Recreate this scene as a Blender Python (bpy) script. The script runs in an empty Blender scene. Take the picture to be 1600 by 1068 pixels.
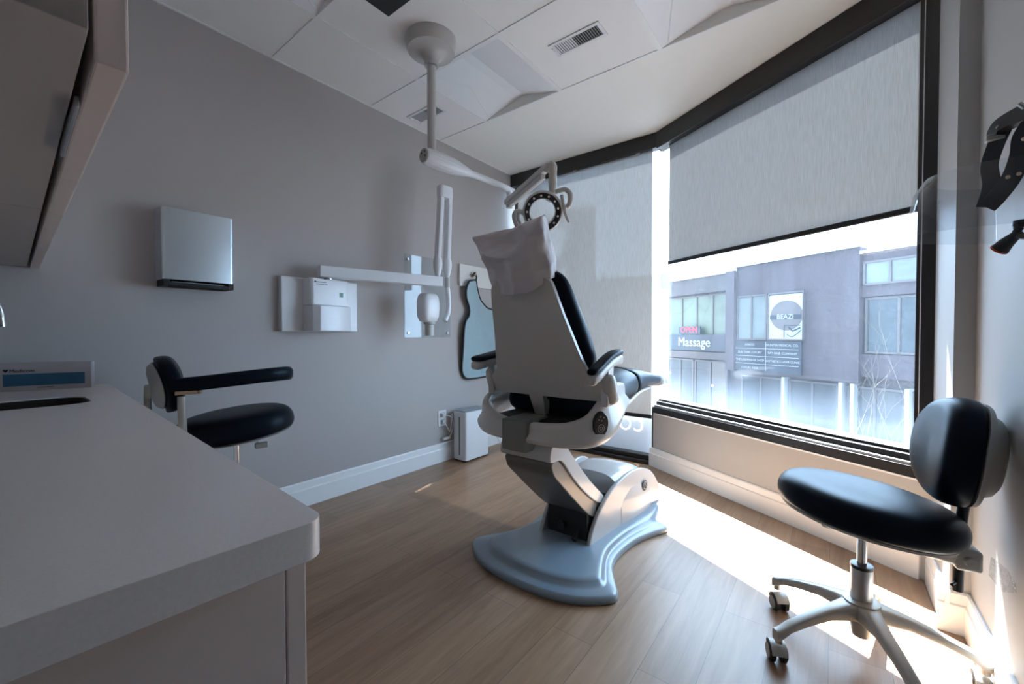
import bpy, bmesh, math, random
from mathutils import Vector as V, Matrix, Quaternion
random.seed(7)
SC = bpy.context.scene
COL = SC.collection
R = math.radians
PI = math.pi

# ------------------------------------------------------------------ helpers
def spline(pts, n=6, closed=False):
    P = [V(p) for p in pts]
    out = []
    m = len(P)
    rng = range(m if closed else m - 1)
    for i in rng:
        if closed:
            a, b, c, d = P[(i - 1) % m], P[i], P[(i + 1) % m], P[(i + 2) % m]
        else:
            a, b, c, d = P[max(i - 1, 0)], P[i], P[i + 1], P[min(i + 2, m - 1)]
        for k in range(n):
            t = k / n
            out.append(0.5 * ((2 * b) + (c - a) * t + (2 * a - 5 * b + 4 * c - d) * t * t + (3 * b - a - 3 * c + d) * t ** 3))
    if not closed:
        out.append(P[-1].copy())
    return out

def superell(n, a, b, p=2.6):
    o = []
    for i in range(n):
        t = 2 * PI * i / n
        c, s = math.cos(t), math.sin(t)
        o.append((a * math.copysign(abs(c) ** (2 / p), c), b * math.copysign(abs(s) ** (2 / p), s)))
    return o

class MB:
    def __init__(s):
        s.v = []; s.f = []; s.mi = []; s.cur = 0
    def add(s, vs, fs):
        b = len(s.v)
        s.v += [V(x) for x in vs]
        s.f += [[i + b for i in f] for f in fs]
        s.mi += [s.cur] * len(fs)
        return s
    def box(s, c, size, rot=None):
        hx, hy, hz = [q / 2 for q in size]
        vs = [V((x, y, z)) for x in (-hx, hx) for y in (-hy, hy) for z in (-hz, hz)]
        if rot is not None:
            vs = [rot @ q for q in vs]
        c = V(c)
        return s.add([q + c for q in vs], [(0, 1, 3, 2), (4, 6, 7, 5), (0, 4, 5, 1), (2, 3, 7, 6), (0, 2, 6, 4), (1, 5, 7, 3)])
    def box2(s, a, b):
        a, b = V(a), V(b)
        return s.box((a + b) / 2, [abs(q) for q in (b - a)])
    def hexa(s, lo, hi):
        return s.loft([lo, hi])
    def loft(s, loops, cap0=True, cap1=True, closed=True):
        n = len(loops[0]); vs = []; fs = []
        for L in loops:
            vs += list(L)
        for j in range(len(loops) - 1):
            for i in range(n if closed else n - 1):
                k = (i + 1) % n
                fs.append((j * n + i, j * n + k, (j + 1) * n + k, (j + 1) * n + i))
        if closed and cap0: fs.append(tuple(range(n - 1, -1, -1)))
        if closed and cap1: fs.append(tuple(range((len(loops) - 1) * n, len(loops) * n)))
        return s.add(vs, fs)
    def tube(s, path, r, n=14, cap=True):
        P = [V(p) for p in path]
        rs = r if isinstance(r, (list, tuple)) else [r] * len(P)
        loops = []; up = None
        for i, p in enumerate(P):
            d = (P[min(i + 1, len(P) - 1)] - P[max(i - 1, 0)]).normalized()
            if up is None:
                up = d.orthogonal().normalized()
            up = (up - d * up.dot(d)).normalized()
            w = d.cross(up)
            loops.append([p + (up * math.cos(2 * PI * k / n) + w * math.sin(2 * PI * k / n)) * rs[i] for k in range(n)])
        return s.loft(loops, cap, cap)
    def cyl(s, a, b, r, n=24):
        return s.tube([a, b], r, n)
    def lathe(s, prof, org, axis=(0, 0, 1), n=32):
        ax = V(axis).normalized(); u = ax.orthogonal().normalized(); w = ax.cross(u); o = V(org)
        loops = [[o + ax * h + (u * math.cos(2 * PI * k / n) + w * math.sin(2 * PI * k / n)) * max(r, 1e-5) for k in range(n)] for r, h in prof]
        return s.loft(loops)
    def prism(s, poly, f, t0, t1):
        return s.loft([[V(f(p, t0)) for p in poly], [V(f(p, t1)) for p in poly]])
    def sphere(s, c, r, n=12, m=8, sc=(1, 1, 1)):
        c = V(c); loops = []
        for j in range(m + 1):
            a = PI * j / m
            rr = max(math.sin(a), 1e-4)
            loops.append([c + V((sc[0] * r * rr * math.cos(2 * PI * k / n), sc[1] * r * rr * math.sin(2 * PI * k / n), -sc[2] * r * math.cos(a))) for k in range(n)])
        return s.loft(loops)
    def text(s, txt, size, o, xd, yd, align='LEFT', ext=0.0006, off=0.0):
        cu = bpy.data.curves.new('lettering', 'FONT'); cu.body = txt; cu.size = size; cu.align_x = align; cu.extrude = ext; cu.offset = off; cu.resolution_u = 3
        ob = bpy.data.objects.new('lettering', cu); COL.objects.link(ob)
        dg = bpy.context.evaluated_depsgraph_get()
        me = bpy.data.meshes.new_from_object(ob.evaluated_get(dg))
        xd, yd, o = V(xd).normalized(), V(yd).normalized(), V(o); zd = xd.cross(yd)
        s.add([o + xd * q.co.x + yd * q.co.y + zd * q.co.z for q in me.vertices], [tuple(p.vertices) for p in me.polygons])
        bpy.data.objects.remove(ob); bpy.data.curves.remove(cu); bpy.data.meshes.remove(me)
        return s
    def build(s, name, mat, parent=None, smooth=35, bevel=None, sub=0, local=False, seg=2):
        me = bpy.data.meshes.new(name)
        sh = V((0, 0, 0))
        if parent is not None and not local:
            top = parent
            while top.parent: top = top.parent
            sh = top.location
        me.from_pydata([tuple(q - sh) for q in s.v], [], s.f)
        mats = mat if isinstance(mat, (list, tuple)) else [mat]
        for m in mats: me.materials.append(m)
        for p, i in zip(me.polygons, s.mi): p.material_index = i
        bm = bmesh.new(); bm.from_mesh(me)
        bmesh.ops.recalc_face_normals(bm, faces=bm.faces)
        bm.to_mesh(me); bm.free()
        if smooth:
            for p in me.polygons: p.use_smooth = True
            try: me.set_sharp_from_angle(angle=R(smooth))
            except Exception: pass
        ob = bpy.data.objects.new(name, me); COL.objects.link(ob)
        if parent is not None: ob.parent = parent
        if bevel:
            md = ob.modifiers.new('bevel', 'BEVEL'); md.width = bevel; md.segments = seg; md.limit_method = 'ANGLE'; md.angle_limit = R(32); md.harden_normals = False
        if sub:
            md = ob.modifiers.new('sub', 'SUBSURF'); md.levels = sub; md.render_levels = sub
        return ob

def tag(o, label, cat, group=None):
    o['label'] = label; o['category'] = cat
    if group: o['group'] = group
    return o
def thing(name, loc, label, cat, group=None, rz=0):
    o = bpy.data.objects.new(name, None); COL.objects.link(o); o.empty_display_size = .05
    o.location = V(loc); o.rotation_euler = (0, 0, rz)
    return tag(o, label, cat, group)
def struct(mb, name, mat, **k):
    o = mb.build(name, mat, **k); o['kind'] = 'structure'; return o
def solo(mb, name, mat, label, cat, group=None, **k):
    """a one-mesh thing with its origin at the middle of its base"""
    lo = V([min(q[i] for q in mb.v) for i in range(3)]); hi = V([max(q[i] for q in mb.v) for i in range(3)])
    c = V(((lo.x + hi.x) / 2, (lo.y + hi.y) / 2, lo.z))
    mb.v = [q - c for q in mb.v]
    o = mb.build(name, mat, **k); o.location = c
    return tag(o, label, cat, group)

# ------------------------------------------------------------------ materials
def mat(name, col, rough=.5, metal=0., spec=.5, noise=0, nscale=20, bump=0, bscale=200, coat=0, stretch=None, trans=0):
    m = bpy.data.materials.new(name); m.use_nodes = True
    nt = m.node_tree; b = nt.nodes['Principled BSDF']
    b.inputs['Base Color'].default_value = (*col, 1); b.inputs['Roughness'].default_value = rough
    b.inputs['Metallic'].default_value = metal; b.inputs['Specular IOR Level'].default_value = spec
    if coat: b.inputs['Coat Weight'].default_value = coat; b.inputs['Coat Roughness'].default_value = .08
    if trans: b.inputs['Transmission Weight'].default_value = trans
    tc = nt.nodes.new('ShaderNodeTexCoord'); mp = nt.nodes.new('ShaderNodeMapping')
    nt.links.new(tc.outputs['Object'], mp.inputs[0])
    if stretch: mp.inputs['Scale'].default_value = stretch
    nz = nt.nodes.new('ShaderNodeTexNoise'); nz.inputs['Scale'].default_value = nscale; nz.inputs['Detail'].default_value = 4
    nt.links.new(mp.outputs[0], nz.inputs['Vector'])
    mx = nt.nodes.new('ShaderNodeMix'); mx.data_type = 'RGBA'
    k = noise or .02
    mx.inputs[6].default_value = (*[c * (1 - k) for c in col], 1); mx.inputs[7].default_value = (*[min(1, c * (1 + k)) for c in col], 1)
    nt.links.new(nz.outputs['Fac'], mx.inputs[0]); nt.links.new(mx.outputs[2], b.inputs['Base Color'])
    if bump:
        n2 = nt.nodes.new('ShaderNodeTexNoise'); n2.inputs['Scale'].default_value = bscale; n2.inputs['Detail'].default_value = 2
        nt.links.new(mp.outputs[0], n2.inputs['Vector'])
        bp = nt.nodes.new('ShaderNodeBump'); bp.inputs['Strength'].default_value = bump; bp.inputs['Distance'].default_value = .002
        nt.links.new(n2.outputs['Fac'], bp.inputs['Height']); nt.links.new(bp.outputs[0], b.inputs['Normal'])
    if name == 'black_vinyl': b.inputs['Specular Tint'].default_value = (.58, .80, 1, 1)
    return m

M = {}
M['wall'] = mat('taupe_paint', (.425, .398, .388), .6, bump=.05, bscale=300, noise=.03, nscale=3)
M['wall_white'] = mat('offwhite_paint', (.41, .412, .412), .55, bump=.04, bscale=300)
M['drywall'] = mat('bulkhead_paint', (.80, .80, .77), .7)
M['tile'] = mat('mineral_tile', (.80, .80, .80), .9, bump=.5, bscale=260, noise=.06, nscale=400)
M['tbar'] = mat('grid_white', (.78, .79, .80), .4)
M['trim'] = mat('white_gloss_trim', (.80, .81, .82), .3)
M['black_al'] = mat('black_aluminium', (.012, .012, .013), .35)
M['alu'] = mat('mill_aluminium', (.55, .55, .56), .35, 1.0)
M['chrome'] = mat('chrome', (.75, .76, .78), .12, 1.0)
M['steel'] = mat('brushed_steel', (.62, .68, .72), .34, .75, noise=.05, nscale=60, stretch=(30, 30, 1))
M['sinksteel'] = mat('dark_sink_steel', (.10, .09, .075), .4, .7, noise=.1, nscale=40)  # dark brownish basin steel with slight tone noise
M['vinyl'] = mat('black_vinyl', (.005, .008, .014), .38, bump=.06, bscale=500, spec=.12)
M['rubber'] = mat('black_rubber', (.010, .010, .012), .55)
M['blackpl'] = mat('black_plastic', (.012, .012, .014), .35)
M['white'] = mat('white_plastic', (.72, .74, .77), .3)
M['offwhite'] = mat('warm_white_enamel', (.50, .49, .475), .32)
M['shell'] = mat('warm_grey_shell', (.50, .475, .445), .28, coat=.25)
M['shell2'] = mat('grey_pump_cover', (.46, .455, .45), .25, coat=.3)
M['boot'] = mat('dark_taupe_boot', (.15, .142, .13), .3, coat=.15)
M['pivot'] = mat('olive_grey_casting', (.16, .16, .145), .45)
M['basepl'] = mat('blue_grey_base', (.20, .255, .305), .32, coat=.2)
M['dark'] = mat('dark_mechanism', (.012, .012, .012), .5)
M['clearcover'] = mat('crinkled_plastic', (.30, .33, .36), .18, bump=.5, bscale=60)
M['bag'] = mat('thin_plastic_bag', (.52, .49, .50), .45)
M['quartz'] = mat('quartz_top', (.90, .865, .86), .24, noise=.08, nscale=260)
M['lam'] = mat('cabinet_laminate', (.80, .71, .67), .45)
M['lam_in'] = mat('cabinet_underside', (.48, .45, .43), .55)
M['stoolgrey'] = mat('satin_grey_casting', (.42, .41, .38), .4, .25)
M['stoolshell'] = mat('grey_stool_shell', (.42, .42, .40), .45)
M['caster'] = mat('caster_face', (.33, .31, .29), .4)
M['greytxt'] = mat('dark_lettering', (.03, .035, .045), .5)
M['midtxt'] = mat('grey_lettering', (.25, .27, .30), .5)
M['green'] = mat('green_display', (.0, .12, .06), .25)
M['board'] = mat('white_board', (.66, .66, .64), .5)
M['apron'] = mat('lead_apron_blue', (.30, .42, .46), .42, bump=.35, bscale=25, noise=.10, nscale=14)
M['apron_trim'] = mat('black_binding', (.01, .01, .015), .6)
M['card'] = mat('white_carton', (.55, .54, .57), .5)
M['cardblue'] = mat('blue_print', (.035, .16, .30), .45, noise=.25, nscale=9, stretch=(1, 1, 12))
M['navy'] = mat('navy_print', (.01, .02, .06), .5)
M['cord'] = mat('white_cord', (.7, .7, .7), .4)
M['led'] = mat('led_lens', (.9, .8, .7), .1)
M['lens'] = mat('light_panel', (.78, .80, .83), .35)
M['orange'] = mat('orange_rim', (.55, .08, .02), .4)
M['strap'] = mat('navy_strap', (.02, .024, .034), .5)
M['bronze'] = mat('snap_rivet', (.55, .40, .28), .3, .8)
# outside
M['purple'] = mat('plum_cladding', (.07, .055, .065), .7, noise=.08, nscale=4)
M['brown'] = mat('brown_render', (.07, .06, .06), .7, noise=.1, nscale=3)
M['beige'] = mat('beige_render', (.30, .27, .26), .8)
M['greyband'] = mat('grey_parapet', (.12, .11, .11), .7)
M['shopglass'] = mat('shop_glass', (.04, .055, .065), .08, noise=.5, nscale=1.2)
M['paleglass'] = mat('pale_glass', (.17, .21, .21), .12, noise=.45, nscale=.9)
M['signdark'] = mat('sign_slate', (.015, .028, .045), .5)
M['signwhite'] = mat('sign_white', (.38, .43, .46), .5)
M['mural'] = mat('window_graphic', (.10, .14, .10), .5, noise=.6, nscale=1.3)
M['post'] = mat('grey_steel_post', (.45, .47, .48), .5)
M['asphalt'] = mat('asphalt', (.10, .10, .11), .9, noise=.2, nscale=5)
M['twig'] = mat('dry_twig', (.20, .165, .13), .8)
M['pinkneon'] = None

def emis(name, col, st):
    m = bpy.data.materials.new(name); m.use_nodes = True; nt = m.node_tree; nt.nodes.clear()
    o = nt.nodes.new('ShaderNodeOutputMaterial'); e = nt.nodes.new('ShaderNodeEmission')
    e.inputs[0].default_value = (*col, 1); e.inputs[1].default_value = st
    nt.links.new(e.outputs[0], o.inputs[0]); return m
M['pinkneon'] = emis('pink_neon', (1, .16, .25), .45)
M['bulb'] = emis('warm_bulb', (1, .85, .6), 2.5)
M['teal'] = mat('teal_letters', (.45, .72, .72), .5)

def floor_mat():
    m = bpy.data.materials.new('vinyl_plank'); m.use_nodes = True; nt = m.node_tree; b = nt.nodes['Principled BSDF']; L = nt.links.new
    tc = nt.nodes.new('ShaderNodeTexCoord'); mp = nt.nodes.new('ShaderNodeMapping')
    mp.inputs['Rotation'].default_value = (0, 0, R(90)); L(tc.outputs['Object'], mp.inputs[0])
    br = nt.nodes.new('ShaderNodeTexBrick'); br.inputs['Scale'].default_value = 1; br.inputs['Brick Width'].default_value = 1.2; br.inputs['Row Height'].default_value = .15
    br.inputs['Mortar Size'].default_value = .0012; br.inputs['Mortar Smooth'].default_value = .1; br.offset = .37
    br.inputs['Color1'].default_value = (0, 0, 0, 1); br.inputs['Color2'].default_value = (1, 1, 1, 1); br.inputs['Mortar'].default_value = (.2, .2, .2, 1)
    L(mp.outputs[0], br.inputs['Vector'])
    m2 = nt.nodes.new('ShaderNodeMapping'); m2.inputs['Scale'].default_value = (38, 3.2, 1); L(tc.outputs['Object'], m2.inputs[0])
    nz = nt.nodes.new('ShaderNodeTexNoise'); nz.inputs['Scale'].default_value = 1; nz.inputs['Detail'].default_value = 7; nz.inputs['Roughness'].default_value = .6; nz.inputs['Distortion'].default_value = .6
    L(m2.outputs[0], nz.inputs['Vector'])
    m3 = nt.nodes.new('ShaderNodeMapping'); m3.inputs['Scale'].default_value = (7, 1.0, 1); L(tc.outputs['Object'], m3.inputs[0])
    n3 = nt.nodes.new('ShaderNodeTexNoise'); n3.inputs['Scale'].default_value = 1; n3.inputs['Detail'].default_value = 3; L(m3.outputs[0], n3.inputs['Vector'])
    cr = nt.nodes.new('ShaderNodeValToRGB'); e = cr.color_ramp.elements
    e[0].position = .28; e[0].color = (.185, .102, .055, 1); e[1].position = .72; e[1].color = (.41, .258, .160, 1)
    add = nt.nodes.new('ShaderNodeMath'); add.operation = 'MULTIPLY_ADD'; add.inputs[1].default_value = .55; L(nz.outputs['Fac'], add.inputs[0])
    ad2 = nt.nodes.new('ShaderNodeMath'); ad2.operation = 'MULTIPLY_ADD'; ad2.inputs[1].default_value = .30; L(n3.outputs['Fac'], ad2.inputs[0])
    sep = nt.nodes.new('ShaderNodeMath'); sep.operation = 'MULTIPLY'; sep.inputs[1].default_value = .15; L(br.outputs['Color'], sep.inputs[0])
    L(sep.outputs[0], ad2.inputs[2]); L(ad2.outputs[0], add.inputs[2]); L(add.outputs[0], cr.inputs[0])
    mm = nt.nodes.new('ShaderNodeMix'); mm.data_type = 'RGBA'; mm.inputs[7].default_value = (.10, .07, .055, 1)
    fm = nt.nodes.new('ShaderNodeMath'); fm.operation = 'MULTIPLY'; fm.inputs[1].default_value = .6; L(br.outputs['Fac'], fm.inputs[0])
    L(fm.outputs[0], mm.inputs[0]); L(cr.outputs[0], mm.inputs[6]); L(mm.outputs[2], b.inputs['Base Color'])
    b.inputs['Roughness'].default_value = .37
    bp = nt.nodes.new('ShaderNodeBump'); bp.inputs['Strength'].default_value = .12; bp.inputs['Distance'].default_value = .002
    L(nz.outputs['Fac'], bp.inputs['Height']); L(bp.outputs[0], b.inputs['Normal'])
    return m
M['floor'] = floor_mat()

def blind_mat(name, col, tl, tp, kc=.13):
    m = bpy.data.materials.new(name); m.use_nodes = True; nt = m.node_tree; nt.nodes.clear(); L = nt.links.new
    o = nt.nodes.new('ShaderNodeOutputMaterial'); df = nt.nodes.new('ShaderNodeBsdfDiffuse'); tr = nt.nodes.new('ShaderNodeBsdfTranslucent'); tp_ = nt.nodes.new('ShaderNodeBsdfTransparent')
    tc = nt.nodes.new('ShaderNodeTexCoord'); mp = nt.nodes.new('ShaderNodeMapping'); mp.inputs['Scale'].default_value = (420, 420, 14); L(tc.outputs['Object'], mp.inputs[0])
    nz = nt.nodes.new('ShaderNodeTexNoise'); nz.inputs['Scale'].default_value = 1; nz.inputs['Detail'].default_value = 3; L(mp.outputs[0], nz.inputs['Vector'])
    cr = nt.nodes.new('ShaderNodeValToRGB'); e = cr.color_ramp.elements
    e[0].position = .3; e[0].color = (*[c * (1 - kc) for c in col], 1); e[1].position = .7; e[1].color = (*[min(1, c * (1 + kc)) for c in col], 1)
    L(nz.outputs['Fac'], cr.inputs[0]); L(cr.outputs[0], df.inputs[0]); L(cr.outputs[0], tr.inputs[0])
    a = nt.nodes.new('ShaderNodeMixShader'); a.inputs[0].default_value = tl; L(df.outputs[0], a.inputs[1]); L(tr.outputs[0], a.inputs[2])
    b = nt.nodes.new('ShaderNodeMixShader'); b.inputs[0].default_value = tp; L(a.outputs[0], b.inputs[1]); L(tp_.outputs[0], b.inputs[2])
    L(b.outputs[0], o.inputs[0]); return m
M['blind'] = blind_mat('solar_shade', (.475, .487, .497), .195, .03)
M['blind_far'] = blind_mat('solar_shade_far', (.50, .515, .525), .072, .098)
M['film'] = blind_mat('frosted_film', (.55, .60, .66), .14, .0, .02)
M['letter_vinyl'] = blind_mat('white_vinyl_letters', (.95, .95, .95), .30, .05)
M['bagfilm'] = blind_mat('clear_bag', (.6, .6, .6), .3, .65)

def glass_mat(name, haze0, haze_bottom, z0, z1, tint=(.93, .96, .97)):
    m = bpy.data.materials.new(name); m.use_nodes = True; nt = m.node_tree; nt.nodes.clear(); L = nt.links.new
    o = nt.nodes.new('ShaderNodeOutputMaterial'); t = nt.nodes.new('ShaderNodeBsdfTransparent'); t.inputs[0].default_value = (*tint, 1)
    g = nt.nodes.new('ShaderNodeBsdfGlossy'); g.inputs['Roughness'].default_value = .02
    a = nt.nodes.new('ShaderNodeMixShader'); lw = nt.nodes.new('ShaderNodeLayerWeight'); pw = nt.nodes.new('ShaderNodeMath'); pw.operation = 'POWER'; pw.inputs[1].default_value = 4.5; L(lw.outputs['Facing'], pw.inputs[0])
    fr = nt.nodes.new('ShaderNodeMath'); fr.operation = 'MULTIPLY_ADD'; fr.inputs[1].default_value = .8; fr.inputs[2].default_value = .035; L(pw.outputs[0], fr.inputs[0])
    L(fr.outputs[0], a.inputs[0]); L(t.outputs[0], a.inputs[1]); L(g.outputs[0], a.inputs[2])
    last = a
    if haze0 or haze_bottom:
        tr = nt.nodes.new('ShaderNodeBsdfTranslucent'); tr.inputs[0].default_value = (.62, .78, 1, 1)
        tc = nt.nodes.new('ShaderNodeTexCoord'); sx = nt.nodes.new('ShaderNodeSeparateXYZ'); L(tc.outputs['Object'], sx.inputs[0])
        mr = nt.nodes.new('ShaderNodeMapRange'); mr.inputs[1].default_value = z0; mr.inputs[2].default_value = z1; mr.inputs[3].default_value = haze_bottom; mr.inputs[4].default_value = 0
        mr.interpolation_type = 'SMOOTHSTEP'; L(sx.outputs['Z'], mr.inputs[0])
        mp = nt.nodes.new('ShaderNodeMapping'); mp.inputs['Scale'].default_value = (190, 190, 60); L(tc.outputs['Object'], mp.inputs[0])
        nz = nt.nodes.new('ShaderNodeTexNoise'); nz.inputs['Scale'].default_value = 1; nz.inputs['Detail'].default_value = 2; L(mp.outputs[0], nz.inputs['Vector'])
        mp2 = nt.nodes.new('ShaderNodeMapping'); mp2.inputs['Scale'].default_value = (5, 5, 1.2); L(tc.outputs['Object'], mp2.inputs[0])
        n2 = nt.nodes.new('ShaderNodeTexNoise'); n2.inputs['Scale'].default_value = 1; n2.inputs['Detail'].default_value = 4; L(mp2.outputs[0], n2.inputs['Vector'])
        ml = nt.nodes.new('ShaderNodeMath'); ml.operation = 'MULTIPLY'; L(nz.outputs['Fac'], ml.inputs[0]); L(n2.outputs['Fac'], ml.inputs[1])
        ma = nt.nodes.new('ShaderNodeMath'); ma.operation = 'MULTIPLY_ADD'; ma.inputs[1].default_value = haze0 * 4; L(ml.outputs[0], ma.inputs[0])
        nb = nt.nodes.new('ShaderNodeMath'); nb.operation = 'MULTIPLY'; L(mr.outputs[0], nb.inputs[0])
        nr = nt.nodes.new('ShaderNodeMapRange'); nr.inputs[1].default_value = .3; nr.inputs[2].default_value = .7; nr.inputs[3].default_value = .75; nr.inputs[4].default_value = 1.15; L(n2.outputs['Fac'], nr.inputs[0]); L(nr.outputs[0], nb.inputs[1])
        L(nb.outputs[0], ma.inputs[2]); ma.use_clamp = True
        b = nt.nodes.new('ShaderNodeMixShader'); L(ma.outputs[0], b.inputs[0]); L(a.outputs[0], b.inputs[1]); L(tr.outputs[0], b.inputs[2]); last = b
    L(last.outputs[0], o.inputs[0]); return m
M['glass'] = glass_mat('hazy_window_glass', .0080, .030, .48, .76)
M['glass2'] = glass_mat('clear_window_glass', .03, 0, 0, 1)
M['acrylic'] = glass_mat('clear_acrylic', 0, 0, 0, 1, (.93, .95, .96))
M['visor'] = glass_mat('clear_visor', 0, 0, 0, 1, (.93, .945, .96))

# ------------------------------------------------------------------ camera
cam = bpy.data.cameras.new('camera'); co = bpy.data.objects.new('camera', cam); COL.objects.link(co)
cam.sensor_width = 36; cam.sensor_fit = 'HORIZONTAL'; cam.lens = 650.3057 * 36 / 1600; cam.clip_start = .02; cam.clip_end = 300
yaw, pitch, roll = .656563146, -.0188911540, -.00106234
fw = V((-math.sin(yaw) * math.cos(pitch), math.cos(yaw) * math.cos(pitch), math.sin(pitch)))
rt = V((math.cos(yaw), math.sin(yaw), 0)); up = rt.cross(fw)
r2 = rt * math.cos(roll) + up * math.sin(roll); u2 = -rt * math.sin(roll) + up * math.cos(roll)
mw = Matrix.Identity(4)
for i in range(3):
    mw[i][0] = r2[i]; mw[i][1] = u2[i]; mw[i][2] = -fw[i]
mw.translation = V((0, 0, 1.0)); co.matrix_world = mw
SC.camera = co

# ------------------------------------------------------------------ room
XL, XR = -2.43, .370            # left and right wall planes
YF = 3.13                       # far window plane
H = 2.5
A30 = .524809178
WP = V((-1.055, 3.13, 0)); WD = V((math.cos(A30), -math.sin(A30), 0)); WN = V((math.sin(A30), math.cos(A30), 0))
RW = Matrix((WD, WN, V((0, 0, 1)))).transposed()
def wl(u, o, z): return WP + WD * u + WN * o + V((0, 0, z))
def wbox(mb, u0, u1, o0, o1, z0, z1):
    return mb.box(wl((u0 + u1) / 2, (o0 + o1) / 2, (z0 + z1) / 2), (abs(u1 - u0), abs(o1 - o0), abs(z1 - z0)), RW)

mb = MB(); mb.add([(XL, -2.3, 0), (XR, -2.3, 0), (XR, 2.35, 0), (-1.03, 3.13, 0), (-1.03, 3.28, 0), (XL, 3.28, 0)], [(0, 1, 2, 3, 4, 5)])
mb.add([(XL, -2.3, -.1), (XR, -2.3, -.1), (XR, 2.35, -.1), (-1.03, 3.13, -.1), (-1.03, 3.28, -.1), (XL, 3.28, -.1)], [(5, 4, 3, 2, 1, 0)])
struct(mb, 'floor', M['floor'], smooth=0)
struct(MB().box2((XL - .12, -2.3, 0), (XL, 3.3, 2.62)), 'wall_left', M['wall'], smooth=0)
struct(MB().box2((XL - .12, 3.3, .75), (XL, 3.62, 2.62)), 'wall_sun_block', M['wall_white'], smooth=0)  # added outside to keep sun out of the gap beside the far blind
struct(MB().box2((XL, -.55, 0), (-.42, -.42, H)), 'wall_back', M['wall'], smooth=0)
M['hall'] = mat('hall_paint', (.84, .83, .81), .6)
struct(MB().box2((XL, -2.42, 0), (XR + .12, -2.3, H)), 'wall_rear', M['hall'], smooth=0)
mb = MB().box2((XR, -2.3, 0), (XR + .12, 2.0, H))
struct(mb, 'wall_right', M['wall_white'], smooth=0)
mb = MB(); mb.prism([(.32, 2.0), (XR + .12, 2.0), (XR + .12, 2.36), (.45, 2.50), (.335, 2.335), (.32, 2.33)], lambda p, t: (p[0], p[1], t), 0, H)
struct(mb, 'wall_pier', M['wall_white'], smooth=0)
mb = MB(); wbox(mb, -.03, 1.62, 0, .17, 0, .405)
struct(mb, 'wall_window', M['wall_white'], smooth=0)

# baseboards (stepped profile)
def baseboard(name, a, b, nrm, h=.145, t=.016):
    a, b, n = V(a), V(b), V(nrm).normalized()
    prof = [(0, 0), (t, 0), (t, h * .68), (t * .72, h * .72), (t * .6, h * .95), (t * .3, h), (0, h)]
    mb = MB(); mb.loft([[p + n * q[0] + V((0, 0, q[1])) for q in prof] for p in (a, b)])
    return struct(mb, name, M['trim'], smooth=0)
baseboard('baseboard_left', (XL, .33, 0), (XL, 3.13, 0), (1, 0, 0))
baseboard('baseboard_window', wl(-.045, 0, 0), wl(1.56, 0, 0), -WN, .14)
baseboard('baseboard_pier', (.32, 2.33, 0), (.32, 1.985, 0), (-1, 0, 0), .14)
baseboard('baseboard_niche', (.29, 2.0, 0), (XR, 2.0, 0), (0, -1, 0), .14)
baseboard('baseboard_right', (XR, 2.0, 0), (XR, -2.3, 0), (-1, 0, 0), .14)

# ceiling: tiles in a grid, with a plain bulkhead towards the windows
gx = [XL, -1.955, -1.345, -.735, -.125, XR]
gy = [2.245, 1.634, 1.024, .414, -.196, -.806, -1.416, -2.3]
TRO = [(1, 0), (3, 0), (1, 2)]       # cells with recessed lights
mb = MB()
for i in range(len(gx) - 1):
    for j in range(len(gy) - 1):
        if (i, j) in TRO: continue
        mb.add([(gx[i], gy[j + 1], H), (gx[i + 1], gy[j + 1], H), (gx[i + 1], gy[j], H), (gx[i], gy[j], H)], [(0, 1, 2, 3)])
struct(mb, 'ceiling', M['tile'], smooth=0)
mb = MB(); mb.add([(XL, 2.245, H), (XR, 2.245, H), (XR + .1, 2.45, H), (-1.0, 3.28, H), (XL, 3.28, H)], [(0, 1, 2, 3, 4)])
struct(mb, 'ceiling_bulkhead', M['drywall'], smooth=0)
mb = MB(); mb.prism([(XL - .1, -2.4), (XR + .12, -2.4), (XR + .12, 2.36), (.45, 2.50), (-1.0, 3.28), (XL - .1, 3.28)], lambda p, q: (p[0], p[1], q), 2.63, 2.7); struct(mb, 'ceiling_slab', M['drywall'], smooth=0)
mb = MB()
for x in gx[1:-1]: mb.box2((x - .012, -2.3, H - .004), (x + .012, 2.245, H + .02))
for y in gy[:-1]: mb.box2((XL, y - .012, H - .0045), (XR, y + .012, H + .02))
mb.box2((XL, -2.3, H - .004), (XL + .012, 2.245, H + .01)); mb.box2((XL, 2.245, H - .003), (XL + .006, 3.13, H))
struct(mb, 'trim_1', M['tbar'], smooth=0)

def troffer(i, j, label):
    x0, x1, y1, y0 = gx[i] + .012, gx[i + 1] - .012, gy[j] - .012, gy[j + 1] + .012
    w = x1 - x0
    t = thing('recessed_light', ((x0 + x1) / 2, (y0 + y1) / 2, H), label, 'ceiling light', 'recessed ceiling lights')
    prof = [(x0, H - .002), (x0 + w * .46, H + .058), (x0 + w * .56, H + .062), (x1, H - .002)]
    m1 = MB(); m1.add([(p[0], y, p[1]) for y in (y0, y1) for p in prof], [(k, k + 1, k + 5, k + 4) for k in range(3)])
    m1.build('light_panel', M['lens'], t, smooth=0)
    for y in (y0, y1):
        m2 = MB(); m2.prism([(p[0], p[1]) for p in prof], lambda p, q: (p[0], q, p[1]), y - .002, y + .002); m2.build('end_plate', M['drywall'], t, smooth=0)
    m3 = MB()
    m3.tube([V((x0 + w * .10, y0 + .02, H + .012)), V((x0 + w * .26, (y0 * .55 + y1 * .45), H + .031)), V((x0 + w * .06, y1 - .02, H + .006))], .0035, 6)
    m3.build('panel_highlight', M['white'], t)  # white tube drawn as the curved highlight along the panel fold
    return t
troffer(1, 0, 'recessed square ceiling light between the two vents, nearest the tall lamp pole')
troffer(3, 0, 'recessed square ceiling light cut by the top edge, right of the open vent')
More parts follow.
